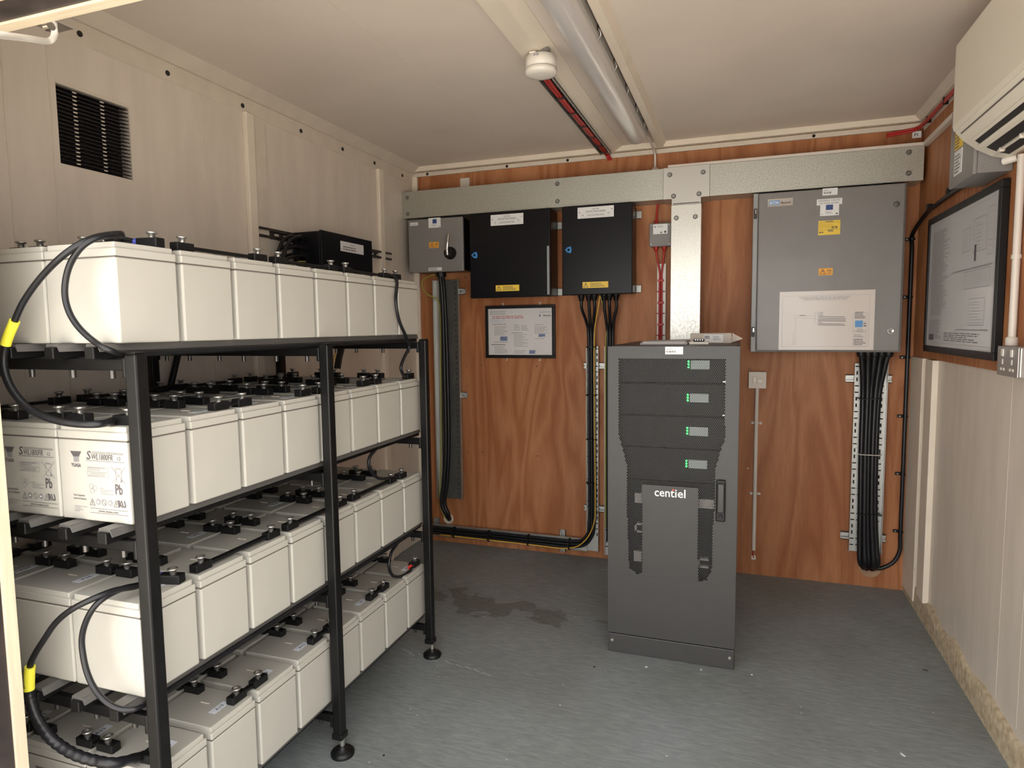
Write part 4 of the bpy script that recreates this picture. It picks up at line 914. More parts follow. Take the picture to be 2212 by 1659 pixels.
for i, (px, py) in enumerate(dk):
    x, z = xz(px, py, 0); o = MB().lathe([(.0035, 0), (.003, .001), (0, .0012)], (x, 0, z), 'y', 8, holeM, -1).build('screw_hole', holeM, bpy.data.objects['wall_back'])

# ================================================================= GREY PANEL BOARD
YPB = -.20
pbx0, pbx1, pbz0, pbz1 = 1.912, 2.566, 1.198, 1.966
pb = thing('panel_board', 'large grey distribution board with drawing and labels, right end under the trunking', 'electrical panel', (pbx0, 0, pbz0))
MB().box(pbx0, pbx1, YPB+.02, -.012, pbz0, pbz1, .004).build('body', greyBox, pb)
dr = MB().box(pbx0+.024, pbx1-.010, YPB-.004, YPB+.022, pbz0+.006, pbz1-.004, .006, greyBox, seg=3).build('door', greyBox, pb)
MB().box(pbx0, pbx0+.0215, YPB+.004, YPB+.022, pbz0+.002, pbz1-.002, .002).build('frame_edge', gasket, pb)
for py in (462, 717):
    x, z = xz(1631 if py < 500 else 1625.5, py, YPB); x = pbx0+.010
    MB().box(x-.007, x+.007, YPB-.006, YPB+.006, z-.024, z+.024, .003, steelD).box(x-.003, x+.006, YPB-.010, YPB-.004, z-.002, z+.020, .002, chrome).build('hinge', chrome, pb)
YD = YPB-.004
x, z = xz(1936.5, 441, YD); MB().lathe([(.0135, 0), (.013, .003), (.004, .0035)], (x, YD, z), 'y', 20, mat('dark_grey_cap', (0.12, .11, .105), .5), -1).build('blank_cap', None, dr)
x, z = xz(1924.3, 714.8, YD); MB().lathe([(.0145, 0), (.014, .003), (.011, .004), (.010, .003), (0, .003)], (x, YD, z), 'y', 20, boltM, -1).box(x-.010, x+.010, YD-.0045, YD-.003, z-.0015, z+.0015, 0, steelD, Matrix.Translation((x, 0, z)) @ Matrix.Rotation(math.radians(-50), 4, 'Y') @ Matrix.Translation((-x, 0, -z))).build('slot_lock', boltM, dr)
def L4(px0, py0, px1, py1): return R4(px0, py0, px1, py1, YD)
d = face_dec(YD); a = L4(1658.5, 431, 1712.5, 443.5); d.slab(chrome, *a, 0, .0012); w = a[2]-a[0]; h_ = a[3]-a[1]
d.rect(skyM, a[0]+w*.06, a[1]+h_*.2, a[0]+w*.48, a[3]-h_*.2, .0015); d.text(labelM, 'EATON', a[0]+w*.09, a[1]+h_*.28, h_*.42, .0018, width=w*.35, bold=.03); d.text(inkM, 'Memshield', a[0]+w*.54, a[1]+h_*.3, h_*.3, .0018, width=w*.38, bold=.02); d.build('maker_plate', dr)
d = face_dec(YD); a = L4(1777, 407.5, 1809, 420.5); d.slab(labelM, *a, 0, .001); w = a[2]-a[0]; h_ = a[3]-a[1]; d.greek(greyInk, a[0]+w*.08, a[1]+h_*.6, a[0]+w*.55, a[3]-h_*.12, 1, h=.0014, fill=.3); d.text(inkM, '02-4-08', a[0]+w*.08, a[1]+h_*.22, h_*.3, .0014, width=w*.5, bold=.03); d.build('asset_sticker', dr)
d = face_dec(YD); a = L4(1764.5, 431, 1819, 440.5); d.slab(labelM, *a, 0, .001); w = a[2]-a[0]; h_ = a[3]-a[1]; d.text(inkM, 'MANSFIELD THEATRE', a[0]+w*.07, a[1]+h_*.56, h_*.30, .0014, width=w*.86); d.text(inkM, 'UPS PANEL BOARD', a[0]+w*.1, a[1]+h_*.14, h_*.30, .0014, width=w*.78); d.build('name_tape', dr)
d = face_dec(YD); a = L4(1772, 441.5, 1812, 464.5); d.slab(labelM, *a, 0, .0008); w = a[2]-a[0]; h_ = a[3]-a[1]; d.rect(navyM, a[0]+w*.30, a[1]+h_*.48, a[0]+w*.68, a[3]-h_*.08, .0012); d.greek(greyInk, a[0]+w*.28, a[1]+h_*.14, a[0]+w*.74, a[1]+h_*.4, 3, h=.0012); d.rect(inkM, a[2]-w*.16, a[1]+h_*.08, a[2]-w*.06, a[1]+h_*.2, .0012); d.greek(inkM, a[0]+w*.05, a[1]+h_*.08, a[0]+w*.2, a[1]+h_*.18, 1, h=.0012); d.build('contractor_label', dr)
d = face_dec(YD); a = L4(1768, 477.5, 1814.5, 506); d.slab(yelM, *a, 0, .0008); w = a[2]-a[0]; h_ = a[3]-a[1]
d.text(inkM, 'WARNING', a[0]+w*.5, a[3]-h_*.11, h_*.08, .0012, center=True, bold=.04); d.line(inkM, (a[0], a[3]-h_*.14), (a[2], a[3]-h_*.14), .001, .0012); d.greek(mat('amber_print', (.55, .36, .05), .5), a[0]+w*.04, a[1]+h_*.45, a[2]-w*.06, a[3]-h_*.2, 5, h=.0012); d.line(inkM, (a[0], a[1]+h_*.36), (a[2], a[1]+h_*.36), .001, .0012)
for fx in (.62, .68, .78, .84): d.rect(inkM, a[0]+w*fx, a[1]+h_*.42, a[0]+w*(fx+.035), a[1]+h_*.58, .0012)
d.greek(inkM, a[0]+w*.45, a[1]+h_*.2, a[0]+w*.8, a[1]+h_*.36, 2, h=.0012, fill=.7); d.poly(inkM, [(a[0]+w*.04, a[1]+h_*.19), (a[0]+w*.08, a[1]+h_*.27), (a[0]+w*.12, a[1]+h_*.19), (a[0]+w*.08, a[1]+h_*.1)], .0012); d.greek(inkM, a[0]+w*.14, a[1]+h_*.12, a[0]+w*.28, a[1]+h_*.24, 1, h=.0012, fill=.8); d.build('warning_sticker', dr)
d = face_dec(YD); a = L4(1768.5, 580, 1798.5, 594); danger(d, a, oraM, 'DANGER', '400 VOLTS'); d.build('danger_label', dr)
# circuit drawing in its glossy sleeve
d = face_dec(YD); a = L4(1684.5, 629, 1886.5, 756); a = (a[0], pbz0+.012, a[2], xz(1790, 628, YD)[1])
d.slab(glossP, *a, 0, .0009); w = a[2]-a[0]; h_ = a[3]-a[1]
D_ = lambda cx, cy: (a[0]+(cx-45)/(2015-45)*w, a[3]-(cy-145+(cx-45)*.028)/(1370-145)*h_)
hh = .0013
d.frame(greyInk, *D_(110, 1300), *D_(1910, 185), .0008, hh)
p_ = D_(470, 285); d.text(greyInk, 'MANSFIELD THEATRE  SUPPLY & UPS  125A PANEL BOARD', p_[0], p_[1], .009, hh, width=w*.53); p_ = D_(550, 322); d.text(greyInk, 'SCHEMATIC DISTRIBUTION UPS CIRCUITS AND SYSTEMS', p_[0], p_[1], .009, hh, width=w*.46)
for i, (cy, x0_, x1_) in enumerate(((590, 900, 970), (620, 870, 970), (650, 900, 970), (675, 880, 1420), (708, 880, 1440), (740, 880, 1440), (768, 870, 1440), (798, 870, 965), (825, 880, 1410), (852, 880, 1440))):
    d.line(inkM, D_(x0_, cy-25), D_(x1_, cy-25), .0024 if i > 2 and i != 7 else .0018, hh)
for p1_, p2_ in (((800, 560), (800, 800)), ((875, 560), (875, 845)), ((350, 640), (800, 640)), ((350, 690), (800, 690)), ((400, 690), (400, 1240)), ((360, 960), (360, 1240)), ((310, 1245), (410, 1240)), ((800, 565), (870, 565)), ((800, 620), (870, 620)), ((800, 712), (870, 712)), ((810, 800), (870, 800))): d.line(greyInk, D_(*p1_), D_(*p2_), .001, hh)
d.frame(greyInk, *D_(1590, 1270), *D_(1865, 560), .0007, hh)
d.rect(skyM, *D_(1630, 860), *D_(1785, 720), hh+.0002)
def g2(c0, c1, c2, c3, rows, m=inkM, fill=.5): q0, q1 = D_(c0, c1), D_(c2, c3); d.greek(m, q0[0], q1[1], q1[0], q0[1], rows, R, hh, fill)
g2(1620, 540, 1870, 680, 5); g2(1800, 750, 1870, 800, 1); g2(1800, 800, 1870, 850, 1); g2(1670, 880, 1820, 960, 4, greyInk); g2(1615, 1000, 1860, 1060, 2, greyInk); g2(1610, 1090, 1860, 1230, 4, inkM); g2(480, 610, 650, 650, 1, greyInk)
for cy in (960, 985, 1090): d.line(greyInk, D_(1600, cy-30), D_(1865, cy-30), .0012, hh)
d.build('circuit_drawing', dr)
# clear sleeve pieces catching the light
# right vertical tray and its bundle
rt = thing('cable_tray', 'wide galvanised slotted tray on the plywood under the grey panel board', 'cable tray', (2.3, 0, .2), group='perforated cable trays')
(qx0, qz1), (qx1, _) = xz(1846, 785, -.03), xz(1918, 785, -.03); qz0 = xz(1867, 1193, -.03)[1]
tray(rt, qx0, qx1, qz0, qz1, flange=.026); slots(rt, (qx0+.014, qx0+.040, qx1-.020), qz0, qz1, -.022)
for py in (818, 1160):
    z = xz(1880, py, -.01)[1]; strut_piece(rt, qx0-.035, qx1+.022, z-.019, z+.019)
keys = [(765, 1886, .150), (800, 1884, .118), (860, 1881, .088), (980, 1876, .082), (1100, 1874, .082), (1180, 1875, .095), (1215, 1877, .10), (1232, 1879, .06)]
for i in range(5):
    q = []
    for py, cx0_, wd in keys:
        x, z = xz(cx0_, py, -.055); q.append(V(x+(i-2)/4*wd*.78, -.055-(.012 if i % 2 else 0)+(.03 if py > 1225 else 0), z))
    q[0].z = pbz0+.004; q[0].y = -.10; q[1].y = -.08
    tag(MB().tube(q, .0125, 12, cableM).build('armoured_cable', cableM), 'thick black cable under the grey panel board, %s of five in the bundle' % ['leftmost', 'second from left', 'middle', 'second from right', 'rightmost'][i], 'cable', 'cables under the grey panel board')
    MB().lathe([(.021, 0), (.021, .016), (.016, .03)], (q[0].x, q[0].y, pbz0+.004), 'z', 14, blackM, -1).build('cable_gland', blackM, pb)
x, z = xz(1877, 981, -.055)
for py, m_ in ((861, blackM), (981, boltM), (1110, blackM)):
    x, z = xz(1879, py, -.055); MB().box(x-.052, x+.050, -.083, -.030, z-.002, z+.002, .001).build('cable_tie', m_, rt)
x, z = xz(1880, 1226, -.0)
o = MB().lathe([(.052, 0), (.050, .003), (.044, .004), (.043, .001), (0, .001)], (x, 0, z), 'y', 24, mat('raw_cut_wood', (.40, .24, .14), .7), -1).build('cable_hole_collar', None); tag(o, 'round cut hole in the plywood swallowing the right cable bundle', 'cable hole')
# single cable up the right corner
pts = [V(x+.01, -.012, z+.002), V(xz(1905, 1227, -.02)[0], -.02, xz(1905, 1227, -.02)[1]), V(xz(1930, 1214, -.02)[0], -.02, xz(1930, 1214, -.02)[1])]
for px, py in ((1950, 1190), (1961, 1160), (1965, 1120), (1967, 1025), (1972, 900), (1976, 772), (1980, 643), (1984, 540), (1986, 505)):
    q = xz(px, py, -.02); pts.append(V(min(q[0], 2.628), -.02, q[1]))
for px, py in ((2002, 460), (2020, 445), (2041, 428), (2070, 408), (2100, 392), (2125, 378)):
    q = yz(px, py, ROOM_W-.026); pts.append(V(ROOM_W-.026, min(q[0], -.06), q[1]))
cc = cable('armoured_cable', 'single black cable climbing the right corner and turning behind the framed drawing', pts, .0095)
for px, py in ((1966, 772), (1961, 900), (1957, 1025), (1951.5, 1149.5), (1972, 641.5), (1976, 516)):
    q = xz(px, py, -.02); qx = min(xz(px+9.5, py, -.02)[0], 2.628)
    MB().path([(qx, -.02, q[1]-.005), (qx, -.02, q[1]+.005)], .0125, 14, blackM).box(qx-.032, qx-.008, -.014, -.003, q[1]-.0075, q[1]+.0075, .003, blackM).lathe([(.0035, 0), (.003, .004)], (qx-.022, -.014, q[1]), 'y', 8, boltM, -1).build('cleat', blackM, cc)
for px, py in ((2050, 414), (2007, 448)):
    q = yz(px, py, ROOM_W-.026); MB().box(ROOM_W-.036, ROOM_W-.010, q[0]-.006, q[0]+.006, q[1]-.012, q[1]+.014, .003).build('cleat', blackM, cc)

# ================================================================= UPS CABINET
UX0, UX1, UY0, UY1, UZ = 1.3725, 1.8651, -1.0668, -.30, 1.2564
ups = thing('ups_cabinet', 'tall charcoal cabinet with perforated door, standing on the floor before the plywood wall', 'cabinet', (UX0, UY0, 0))
zpl = at(1450, 1382, 'y', UY0).z; zpl = .085
MB().box(UX0, UX0+.003, UY0+.026, UY1, .0, UZ-.003, .001).box(UX1-.003, UX1, UY0+.026, UY1, 0, UZ-.003, .001).box(UX0, UX1, UY1-.003, UY1, 0, UZ-.003, .001).box(UX0, UX1, UY0+.026, UY1, UZ-.004, UZ, .001).box(UX0+.003, UX1-.003, UY0+.026, UY1-.003, .02, .03).build('body', upsM, ups)
MB().box(UX0+.004, UX1-.004, UY0+.16, UY0+.165, .03, UZ-.004).build('inner_back', upsD, ups)
pp = MB().box(UX0+.001, UX1-.001, UY0+.004, UY0+.026, .001, .079, .003).build('plinth', upsM, ups)
for px, py in ((1321.8, 1383), (1575.8, 1423)): x, z = xz(px, py, UY0); screw(pp, (x, UY0+.004, z), r=.0075, m=chrome)
# door: solid border + hex-perforated sheet
poly = [xz(*q, UY0) for q in ((1337, 772.8), (1568.5, 773.7), (1566, 947), (1557, 973), (1544.5, 1013.8), (1544.5, 1090), (1540.5, 1135), (1537, 1231), (1527, 1253), (1507.5, 1257), (1507.5, 1054.5), (1387, 1047.5), (1387, 1240), (1374, 1238.6), (1359, 1225.6), (1354, 1090), (1354, 1004.6), (1345, 970), (1337, 942.8))]
def inside(x, z):
    c = False; n_ = len(poly)
    for i in range(n_):
        (xa_, za_), (xb2, zb3) = poly[i], poly[i-1]
        if (za_ > z) != (zb3 > z) and x < (xb2-xa_)*(z-za_)/(zb3-za_)+xa_: c = not c
    return c
gx0, gx1 = min(q[0] for q in poly)-.006, max(q[0] for q in poly)+.006; gz0, gz1 = min(q[1] for q in poly)-.006, max(q[1] for q in poly)+.006
bd = MB()
for x0, x1, z0, z1 in ((UX0, gx0+.004, zpl, UZ-.002), (gx1-.004, UX1, zpl, UZ-.002), (gx0+.004, gx1-.004, zpl, gz0+.004), (gx0+.004, gx1-.004, gz1-.004, UZ-.002)): bd.box(x0, x1, UY0, UY0+.022, z0, z1)
door = bd.build('door', upsM, ups)
MB().box(UX0-.0015, UX0+.012, UY0+.0222, UY0+.026, zpl, UZ).box(UX1-.012, UX1+.0015, UY0+.0222, UY0+.026, zpl, UZ).box(UX0, UX1, UY0+.0222, UY0+.026, UZ-.012, UZ).box(UX0, UX1, UY0+.0222, UY0+.026, zpl, zpl+.012).build('door_gasket', steelD, ups)
pitch = .00685; Rh = pitch/math.sqrt(3); rowh = Rh*1.5; rh = .0032; vs = []; fs = []
nr = int((gz1-gz0)/rowh)+1; nc = int((gx1-gx0)/pitch)+1
ca = [(math.cos(math.radians(90+60*k)), math.sin(math.radians(90+60*k))) for k in range(6)]
for r in range(nr):
    z = gz1-r*rowh
    for c in range(nc):
        x = gx0+c*pitch+(pitch/2 if r % 2 else 0); o_ = len(vs)
        vs += [(x+Rh*a_, UY0+.0006, z+Rh*b_) for a_, b_ in ca]
        if inside(x, z):
            vs += [(x+rh*a_, UY0+.0006, z+rh*b_) for a_, b_ in ca]; vs += [(x+rh*a_, UY0+.0025, z+rh*b_) for a_, b_ in ca]
            for k in range(6):
                k2 = (k+1) % 6; fs.append([o_+k, o_+6+k, o_+6+k2, o_+k2][::-1]); fs.append([o_+6+k, o_+12+k, o_+12+k2, o_+6+k2][::-1])
        else: fs.append([o_+k for k in range(6)])
mm = MB(); mm.add(vs, fs, upsM); mm.build('perforated_sheet', upsM, door)
# handle, logo, sticker
hb = [xz(1547.5, 1035.5, UY0), xz(1568, 1037, UY0), xz(1566.5, 1126.5, UY0), xz(1547.5, 1126, UY0)]
hx0, hx1 = hb[0][0], hb[1][0]; hz1_, hz0_ = hb[0][1], hb[2][1]
hd = MB().box(hx0, hx1, UY0-.012, UY0, hz0_, hz1_, .004).build('handle', blackM, door)
MB().box(hx0+.004, hx1-.004, UY0-.020, UY0-.012, hz0_+.035, hz1_-.012, .004).lathe([(.008, 0), (.008, .004), (.006, .004), (.006, .002), (0, .002)], ((hx0+hx1)/2, UY0-.012, hz0_+.022), 'y', 16, None, -1).build('swing_lever', mat('satin_black', (.02, .02, .021), .3), hd)
d = face_dec(UY0+.0006); a0 = xz(1413.8, 1071, UY0); a1 = xz(1481.5, 1074, UY0); w = a1[0]-a0[0]
dt = d; dt.text(labelM, 'cent', a0[0], a0[1], .034, .0015, width=w*.64, bold=.012); dt.text(labelM, 'iel', a0[0]+w*.66, a0[1], .034, .0015, width=w*.33, bold=.012)
dt.rect(redTape, a0[0]+w*.575, a0[1]+.026, a0[0]+w*.63, a0[1]+.032, .0022); dt.build('logo', door, label='white lettering with red accent')
d = face_dec(UY0); a = R4(1437, 749, 1475.5, 765.5, UY0); d.slab(labelM, *a, 0, .0008); w = a[2]-a[0]; h_ = a[3]-a[1]; d.greek(greyInk, a[0]+w*.08, a[1]+h_*.62, a[0]+w*.58, a[3]-h_*.15, 1, h=.0012, fill=.3); d.text(inkM, '41-48-47-8', a[0]+w*.06, a[1]+h_*.24, h_*.26, .0012, width=w*.52, bold=.03); d.build('asset_sticker', door)
# modules behind the door
ym = UY0+.045
zs = [xz(1450, py, ym)[1] for py in (772, 828, 898.5, 968, 1040)]
for i in range(4):
    z1_, z0_ = zs[i]-.003, zs[i+1]+.005
    m_ = MB().box(UX0+.030, UX1-.030, ym, ym+.10, z0_, z1_, .003).box(UX0+.03, UX1-.03, ym-.004, ym, z0_, z0_+.008, .001).build('power_module', modM, ups)
    px_, py_ = [(1513, 788), (1511, 860), (1510, 932), (1508, 1003)][i]
    x, z = xz(px_, py_, ym)
    MB().box(x-.036, x+.034, ym-.004, ym, z-.017, z+.017, .001).build('display', lcdM, m_)
    l_ = MB()
    for k in range(3): l_.lathe([(.0042, 0), (.0035, .003), (0, .004)], (x-.044, ym-.001, z+.012-.011*k), 'y', 10, ledM, -1)
    l_.build('status_light', ledM, m_)
    MB().box(UX1-.060, UX1-.036, ym-.010, ym, z0_+.002, z0_+.008, .001).build('latch', chrome, m_)
for x0p, y0p, x1p, y1p, ring in ((1371, 1065, 1389, 1087, 0), (1507, 1078, 1543, 1100, 0), (1371, 1129, 1387, 1151, 1), (1369, 1190, 1386, 1214, 0), (1507, 1205, 1530, 1228, 1)):
    a = R4(x0p, y0p, x1p, y1p, ym)
    if ring: MB().box(a[0], a[2], ym, ym+.02, a[3]-.008, a[3]).box(a[0], a[2], ym, ym+.02, a[1], a[1]+.008).box(a[0], a[0]+.008, ym, ym+.02, a[1], a[3]).build('switch_surround', paleM, ups)
    else: MB().box(a[0], a[2], ym, ym+.02, a[1], a[3], .001).build('breaker', paleM, ups)
MB().box(UX0+.03, UX1-.03, ym+.02, ym+.06, .1, zs[4]-.006, .002).build('switch_panel', upsD, ups)
# things on top
zt_ = UZ+.0005
def Zp(px, py, z=UZ): q = at(px, py, 'z', z); return q
fx0 = xz(1384, 740, -.93)[0]; fx1 = xz(1484, 740, -.93)[0]
fo = thing('document_wallet', 'flat grey document wallet lying on the left of the cabinet top', 'document', (fx0, -.93, zt_))
MB().prism([(fx0-.004, zt_), (fx1, zt_), (fx1+.002, zt_+.005), (fx1-.006, zt_+.016), (fx0+.012, zt_+.014), (fx0, zt_+.008)], 'y', -.93, -.66, foldM).build('wallet', foldM, fo)
MB().box(fx0+.01, fx1-.008, -.932, -.67, zt_+.004, zt_+.009, .001).build('papers', paperM, fo)
bx0_ = xz(1491, 730, -.72)[0]; bx1_ = xz(1580, 730, -.72)[0]; bz = zt_+.042
bo = thing('carton', 'long pale carton with torn open flap and printed label on the cabinet top', 'box', (bx0_, -.72, zt_))
MB().box(bx0_, bx1_, -.72, -.62, zt_, bz, .001).build('box_body', card, bo)
fl = MB(); fl.add([(bx1_, -.72, zt_+.002), (bx1_+.046, -.70, zt_+.018), (bx1_+.004, -.72, bz), (bx1_, -.718, zt_+.002), (bx1_+.046, -.698, zt_+.018), (bx1_+.004, -.718, bz)], [[0, 1, 2], [5, 4, 3], [0, 3, 4, 1], [1, 4, 5, 2], [2, 5, 3, 0]], card)
fl.add([(bx1_, -.62, zt_+.002), (bx1_+.040, -.62, zt_+.014), (bx1_+.004, -.62, bz), (bx1_, -.618, zt_+.002), (bx1_+.040, -.618, zt_+.014), (bx1_+.004, -.618, bz)], [[0, 1, 2], [5, 4, 3], [0, 3, 4, 1], [1, 4, 5, 2], [2, 5, 3, 0]], card); fl.build('flap', card, bo)
d = face_dec(-.72); l0, l1 = xz(1520, 730, -.72)[0], xz(1562, 730, -.72)[0]; d.slab(labelM, l0, zt_+.004, l1, bz-.006, 0, .0006); d.greek(inkM, l0+.004, zt_+.018, l0+.034, bz-.010, 2, h=.001, fill=.7); d.greek(greyInk, l0+.038, zt_+.012, l1-.004, bz-.010, 3, h=.001); d.build('box_label', bo)
w0, w1 = xz(1488, 738, -.93)[0], xz(1531, 738, -.93)[0]
pad = thing('socket_module', 'small white block with a dark connector resting in front of the carton', 'connector', (w0, -.93, zt_))
MB().box(w0, w1, -.93, -.87, zt_, zt_+.011, .003).build('base', whiteP, pad)
m_ = MB().box(w0+.016, w1-.018, -.915, -.88, zt_+.011, zt_+.022, .004, steelD)
for k in range(4): m_.box(w0+.022+k*.009, w0+.027+k*.009, -.918, -.878, zt_+.016, zt_+.021, .001, chrome)
m_.build('connector', steelD, pad)

# ================================================================= RIGHT WALL ITEMS
XD = ROOM_W-.035
(ky1, kz1), (ky0, kz0) = yz(2008, 474, XD), yz(2145, 779, XD)
ky0 = at(2154, 600, 'x', XD).y; ky1 = at(2000, 600, 'x', XD).y
kz1 = (at(2007, 473, 'x', XD).z+at(2164, 388, 'x', XD).z)/2; kz0 = (at(1993, 758, 'x', XD).z+at(2144, 780, 'x', XD).z)/2
dw = thing('framed_drawing', 'large black framed technical drawing on the right wall below the air conditioner', 'framed drawing', (ROOM_W, ky0, kz0))
fw = .026
MB().box(XD, ROOM_W-.012, ky0, ky1, kz1-fw, kz1, .002).box(XD, ROOM_W-.012, ky0, ky1, kz0, kz0+fw, .002).box(XD, ROOM_W-.012, ky0, ky0+fw, kz0+fw, kz1-fw, .002).box(XD, ROOM_W-.012, ky1-fw, ky1, kz0+fw, kz1-fw, .002).build('frame', blackM, dw)
d = Dec((XD+.006, 0, 0), (0, -1, 0), (0, 0, 1)); u0, u1 = -(ky1-fw), -(ky0+fw); v0_, v1_ = kz0+fw-.001, kz1-fw+.001
d.slab(mat('glazed_drawing', (.56, .56, .57), .16, spec=.6), u0-.001, v0_, u1+.001, v1_, -.004, 0); w = u1-u0; h_ = v1_-v0_; R = random.Random(11)
def q4(a_, b_, c_, e_, rows, m=greyInk, fill=.35): d.greek(m, u0+w*a_, v0_+h_*b_, u0+w*c_, v0_+h_*e_, rows, R, .0005, fill)
d.frame(greyInk, u0+w*.03, v0_+h_*.03, u1-w*.03, v1_-h_*.03, .0015, .0005)
q4(.06, .25, .36, .92, 52, inkM, .3); q4(.05, .06, .30, .22, 14, inkM, .3); q4(.32, .05, .92, .12, 5, inkM, .4); 
for a_, b_, c_, e_ in ((.70, .66, .86, .88), (.55, .68, .66, .84), (.68, .17, .88, .35), (.60, .42, .93, .54), (.88, .62, .95, .92)): d.frame(inkM, u0+w*a_, v0_+h_*b_, u0+w*c_, v0_+h_*e_, .0012, .0005); q4(a_+.02, b_+.01, c_-.02, e_-.01, 8, greyInk, .2)
d.rect(inkM, u0+w*.72, v0_+h_*.60, u0+w*.745, v0_+h_*.71, .0006); d.rect(greyInk, u0+w*.42, v0_+h_*.55, u0+w*.95, v0_+h_*.562, .0006); d.rect(greyInk, u0+w*.5, v0_+h_*.135, u0+w*.93, v0_+h_*.143, .0006); d.rect(inkM, u0+w*.05, v0_+h_*.05, u0+w*.14, v0_+h_*.10, .0006)
d.build('drawing_sheet', dw)
# metal-clad socket and conduit
ss = thing('socket_outlet', 'metal-clad mains socket with rocker switch on the right wall below the conduit', 'socket', (ROOM_W, -1.2, 1.22))
XS = ROOM_W-.055
sy1 = at(2154, 775, 'x', XS).y; sy0 = sy1-.16; sz1_ = at(2158, 747, 'x', XS).z; sz0_ = sz1_-.088
MB().box(XS+.005, ROOM_W-.001, sy0, sy1, sz0_, sz1_, .004).build('back_box', sock, ss); MB().box(XS, XS+.005, sy0, sy1, sz0_, sz1_, .002).build('face_plate', sock, ss)
for oy in (.045, .115):
    MB().box(XS-.003, XS, sy1-oy-.008, sy1-oy+.008, sz0_+.058, sz1_-.008, .001).build('rocker', whiteP, ss)
    MB().box(XS-.001, XS+.001, sy1-oy-.004, sy1-oy+.004, sz0_+.035, sz0_+.050, 0).box(XS-.001, XS+.001, sy1-oy-.016, sy1-oy-.006, sz0_+.016, sz0_+.024, 0).box(XS-.001, XS+.001, sy1-oy+.006, sy1-oy+.016, sz0_+.016, sz0_+.024, 0).build('pin_hole', whiteP, ss)
cyp = at(2199, 554, 'x', ROOM_W-.02).y
cd = thing('conduit', 'white plastic conduit running down the right wall into the metal socket', 'conduit', (ROOM_W, cyp, sz1_))
MB().path([(ROOM_W-.024, cyp, sz1_+.001), (ROOM_W-.024, cyp, 1.6), (ROOM_W-.024, cyp, 1.825)], .0105, 16, whiteC).build('pipe', whiteC, cd)
MB().lathe([(.0165, 0), (.0165, .022), (.0125, .026)], (ROOM_W-.024, cyp, sz1_+.001), 'z', 16, whiteC).build('adaptor', whiteC, cd)
zz = at(2200, 554, 'x', ROOM_W-.02).z; MB().path([(ROOM_W-.024, cyp, zz-.006), (ROOM_W-.024, cyp, zz+.006)], .0135, 16, whiteC).build('coupler', whiteC, cd)
# grey box under the air conditioner
XG = 2.547
gy0 = -1.160; gy1 = at(2050, 392, 'x', XG).y; gz = 1.800
gb = thing('control_box', 'grey metal control box with yellow label tucked under the air conditioner', 'electrical box', (ROOM_W, gy1, gz))
MB().box(XG+.012, ROOM_W-.011, gy0, gy1, gz, gz+.26, .003).build('body', greyBox, gb); MB().box(XG, XG+.012, gy0-.003, gy1+.003, gz-.003, gz+.26, .004).build('cover', greyBox, gb)
d = Dec((XG, 0, 0), (0, -1, 0), (0, 0, 1)); u0 = -gy1; w = gy1-gy0
d.slab(yelM, u0+w*.22, gz+.115, u0+w*.55, gz+.185, 0, .001); d.greek(inkM, u0+w*.25, gz+.118, u0+w*.52, gz+.182, 6, R, .0014); d.build('warning_label', gb)
d = Dec((XG, 0, 0), (0, -1, 0), (0, 0, 1)); d.slab(labelM, u0+w*.22, gz+.03, u0+w*.55, gz+.11, 0, .001); d.greek(inkM, u0+w*.25, gz+.035, u0+w*.52, gz+.10, 6, R, .0014); d.build('circuit_label', gb)
for y, z in ((gy0-.003, gz+.03),): pass
for x in (XG+.03, ROOM_W-.03): screw(gb, (x, gy0, gz+.02), r=.004)
# air conditioner
AY1 = -1.17; AY0 = -2.03
ac = thing('air_conditioner', 'cream wall air conditioner with open louvre at the top of the right wall', 'air conditioner', (ROOM_W, AY1, 1.84))
prof_ = [(ROOM_W-.011, 2.205), (2.505, 2.205), (2.492, 2.19), (2.490, 1.935), (2.497, 1.922), (2.515, 1.900), (2.552, 1.869), (2.592, 1.846), (2.633, 1.834), (ROOM_W-.011, 1.838)]
MB().prism(prof_, 'y', AY0, AY1, acM).build('body', acM, ac)
pfp = [(2.4905, 2.19), (2.4905, 1.945), (2.4935, 1.930), (2.4885, 1.930), (2.4845, 1.945), (2.4845, 2.19)]
MB().prism(pfp, 'y', AY0+.002, AY1-.002, acM).build('front_panel', acM, ac)
def accurve(t):
    seg = [Vector(q) for q in prof_[4:9]]; L_ = [(seg[i+1]-seg[i]).length for i in range(len(seg)-1)]; s_ = t*sum(L_)
    for i, l_ in enumerate(L_):
        if s_ <= l_: return seg[i]+(seg[i+1]-seg[i])*(s_/l_), (seg[i+1]-seg[i]).normalized()
        s_ -= l_
    return seg[-1], (seg[-1]-seg[-2]).normalized()
def acstrip(name, t0, t1, ya_, yb_, m, out=.0012, parent=None):
    a_, ta = accurve(t0); b_, tb = accurve(t1); n_ = Vector((ta.y, -ta.x)); n_ = -n_ if n_.x > 0 or n_.y > 0 and abs(n_.x) < .1 else n_
    if n_.y > 0: n_ = -n_
    mid_ = [accurve(t0+(t1-t0)*k/4)[0] for k in range(5)]
    pts_ = [tuple(q+n_*out) for q in mid_]+[tuple(q-n_*.004) for q in mid_[::-1]]
    return MB().prism(pts_, 'y', ya_, yb_, m).build(name, m, parent or ac)
acstrip('seam', .03, .055, AY0+.01, AY1-.03, seamM)
op = acstrip('outlet_opening', .30, .93, AY0+.05, AY1-.055, acD, .0010)
acstrip('outlet_surround', .24, .30, AY0+.02, AY1-.045, acM, .006)
acstrip('louvre', .40, .52, AY0+.05, AY1-.06, acM, .010)
acstrip('louvre', .70, .745, AY0+.05, AY1-.075, acM, .008)
a_, _ = accurve(.72)
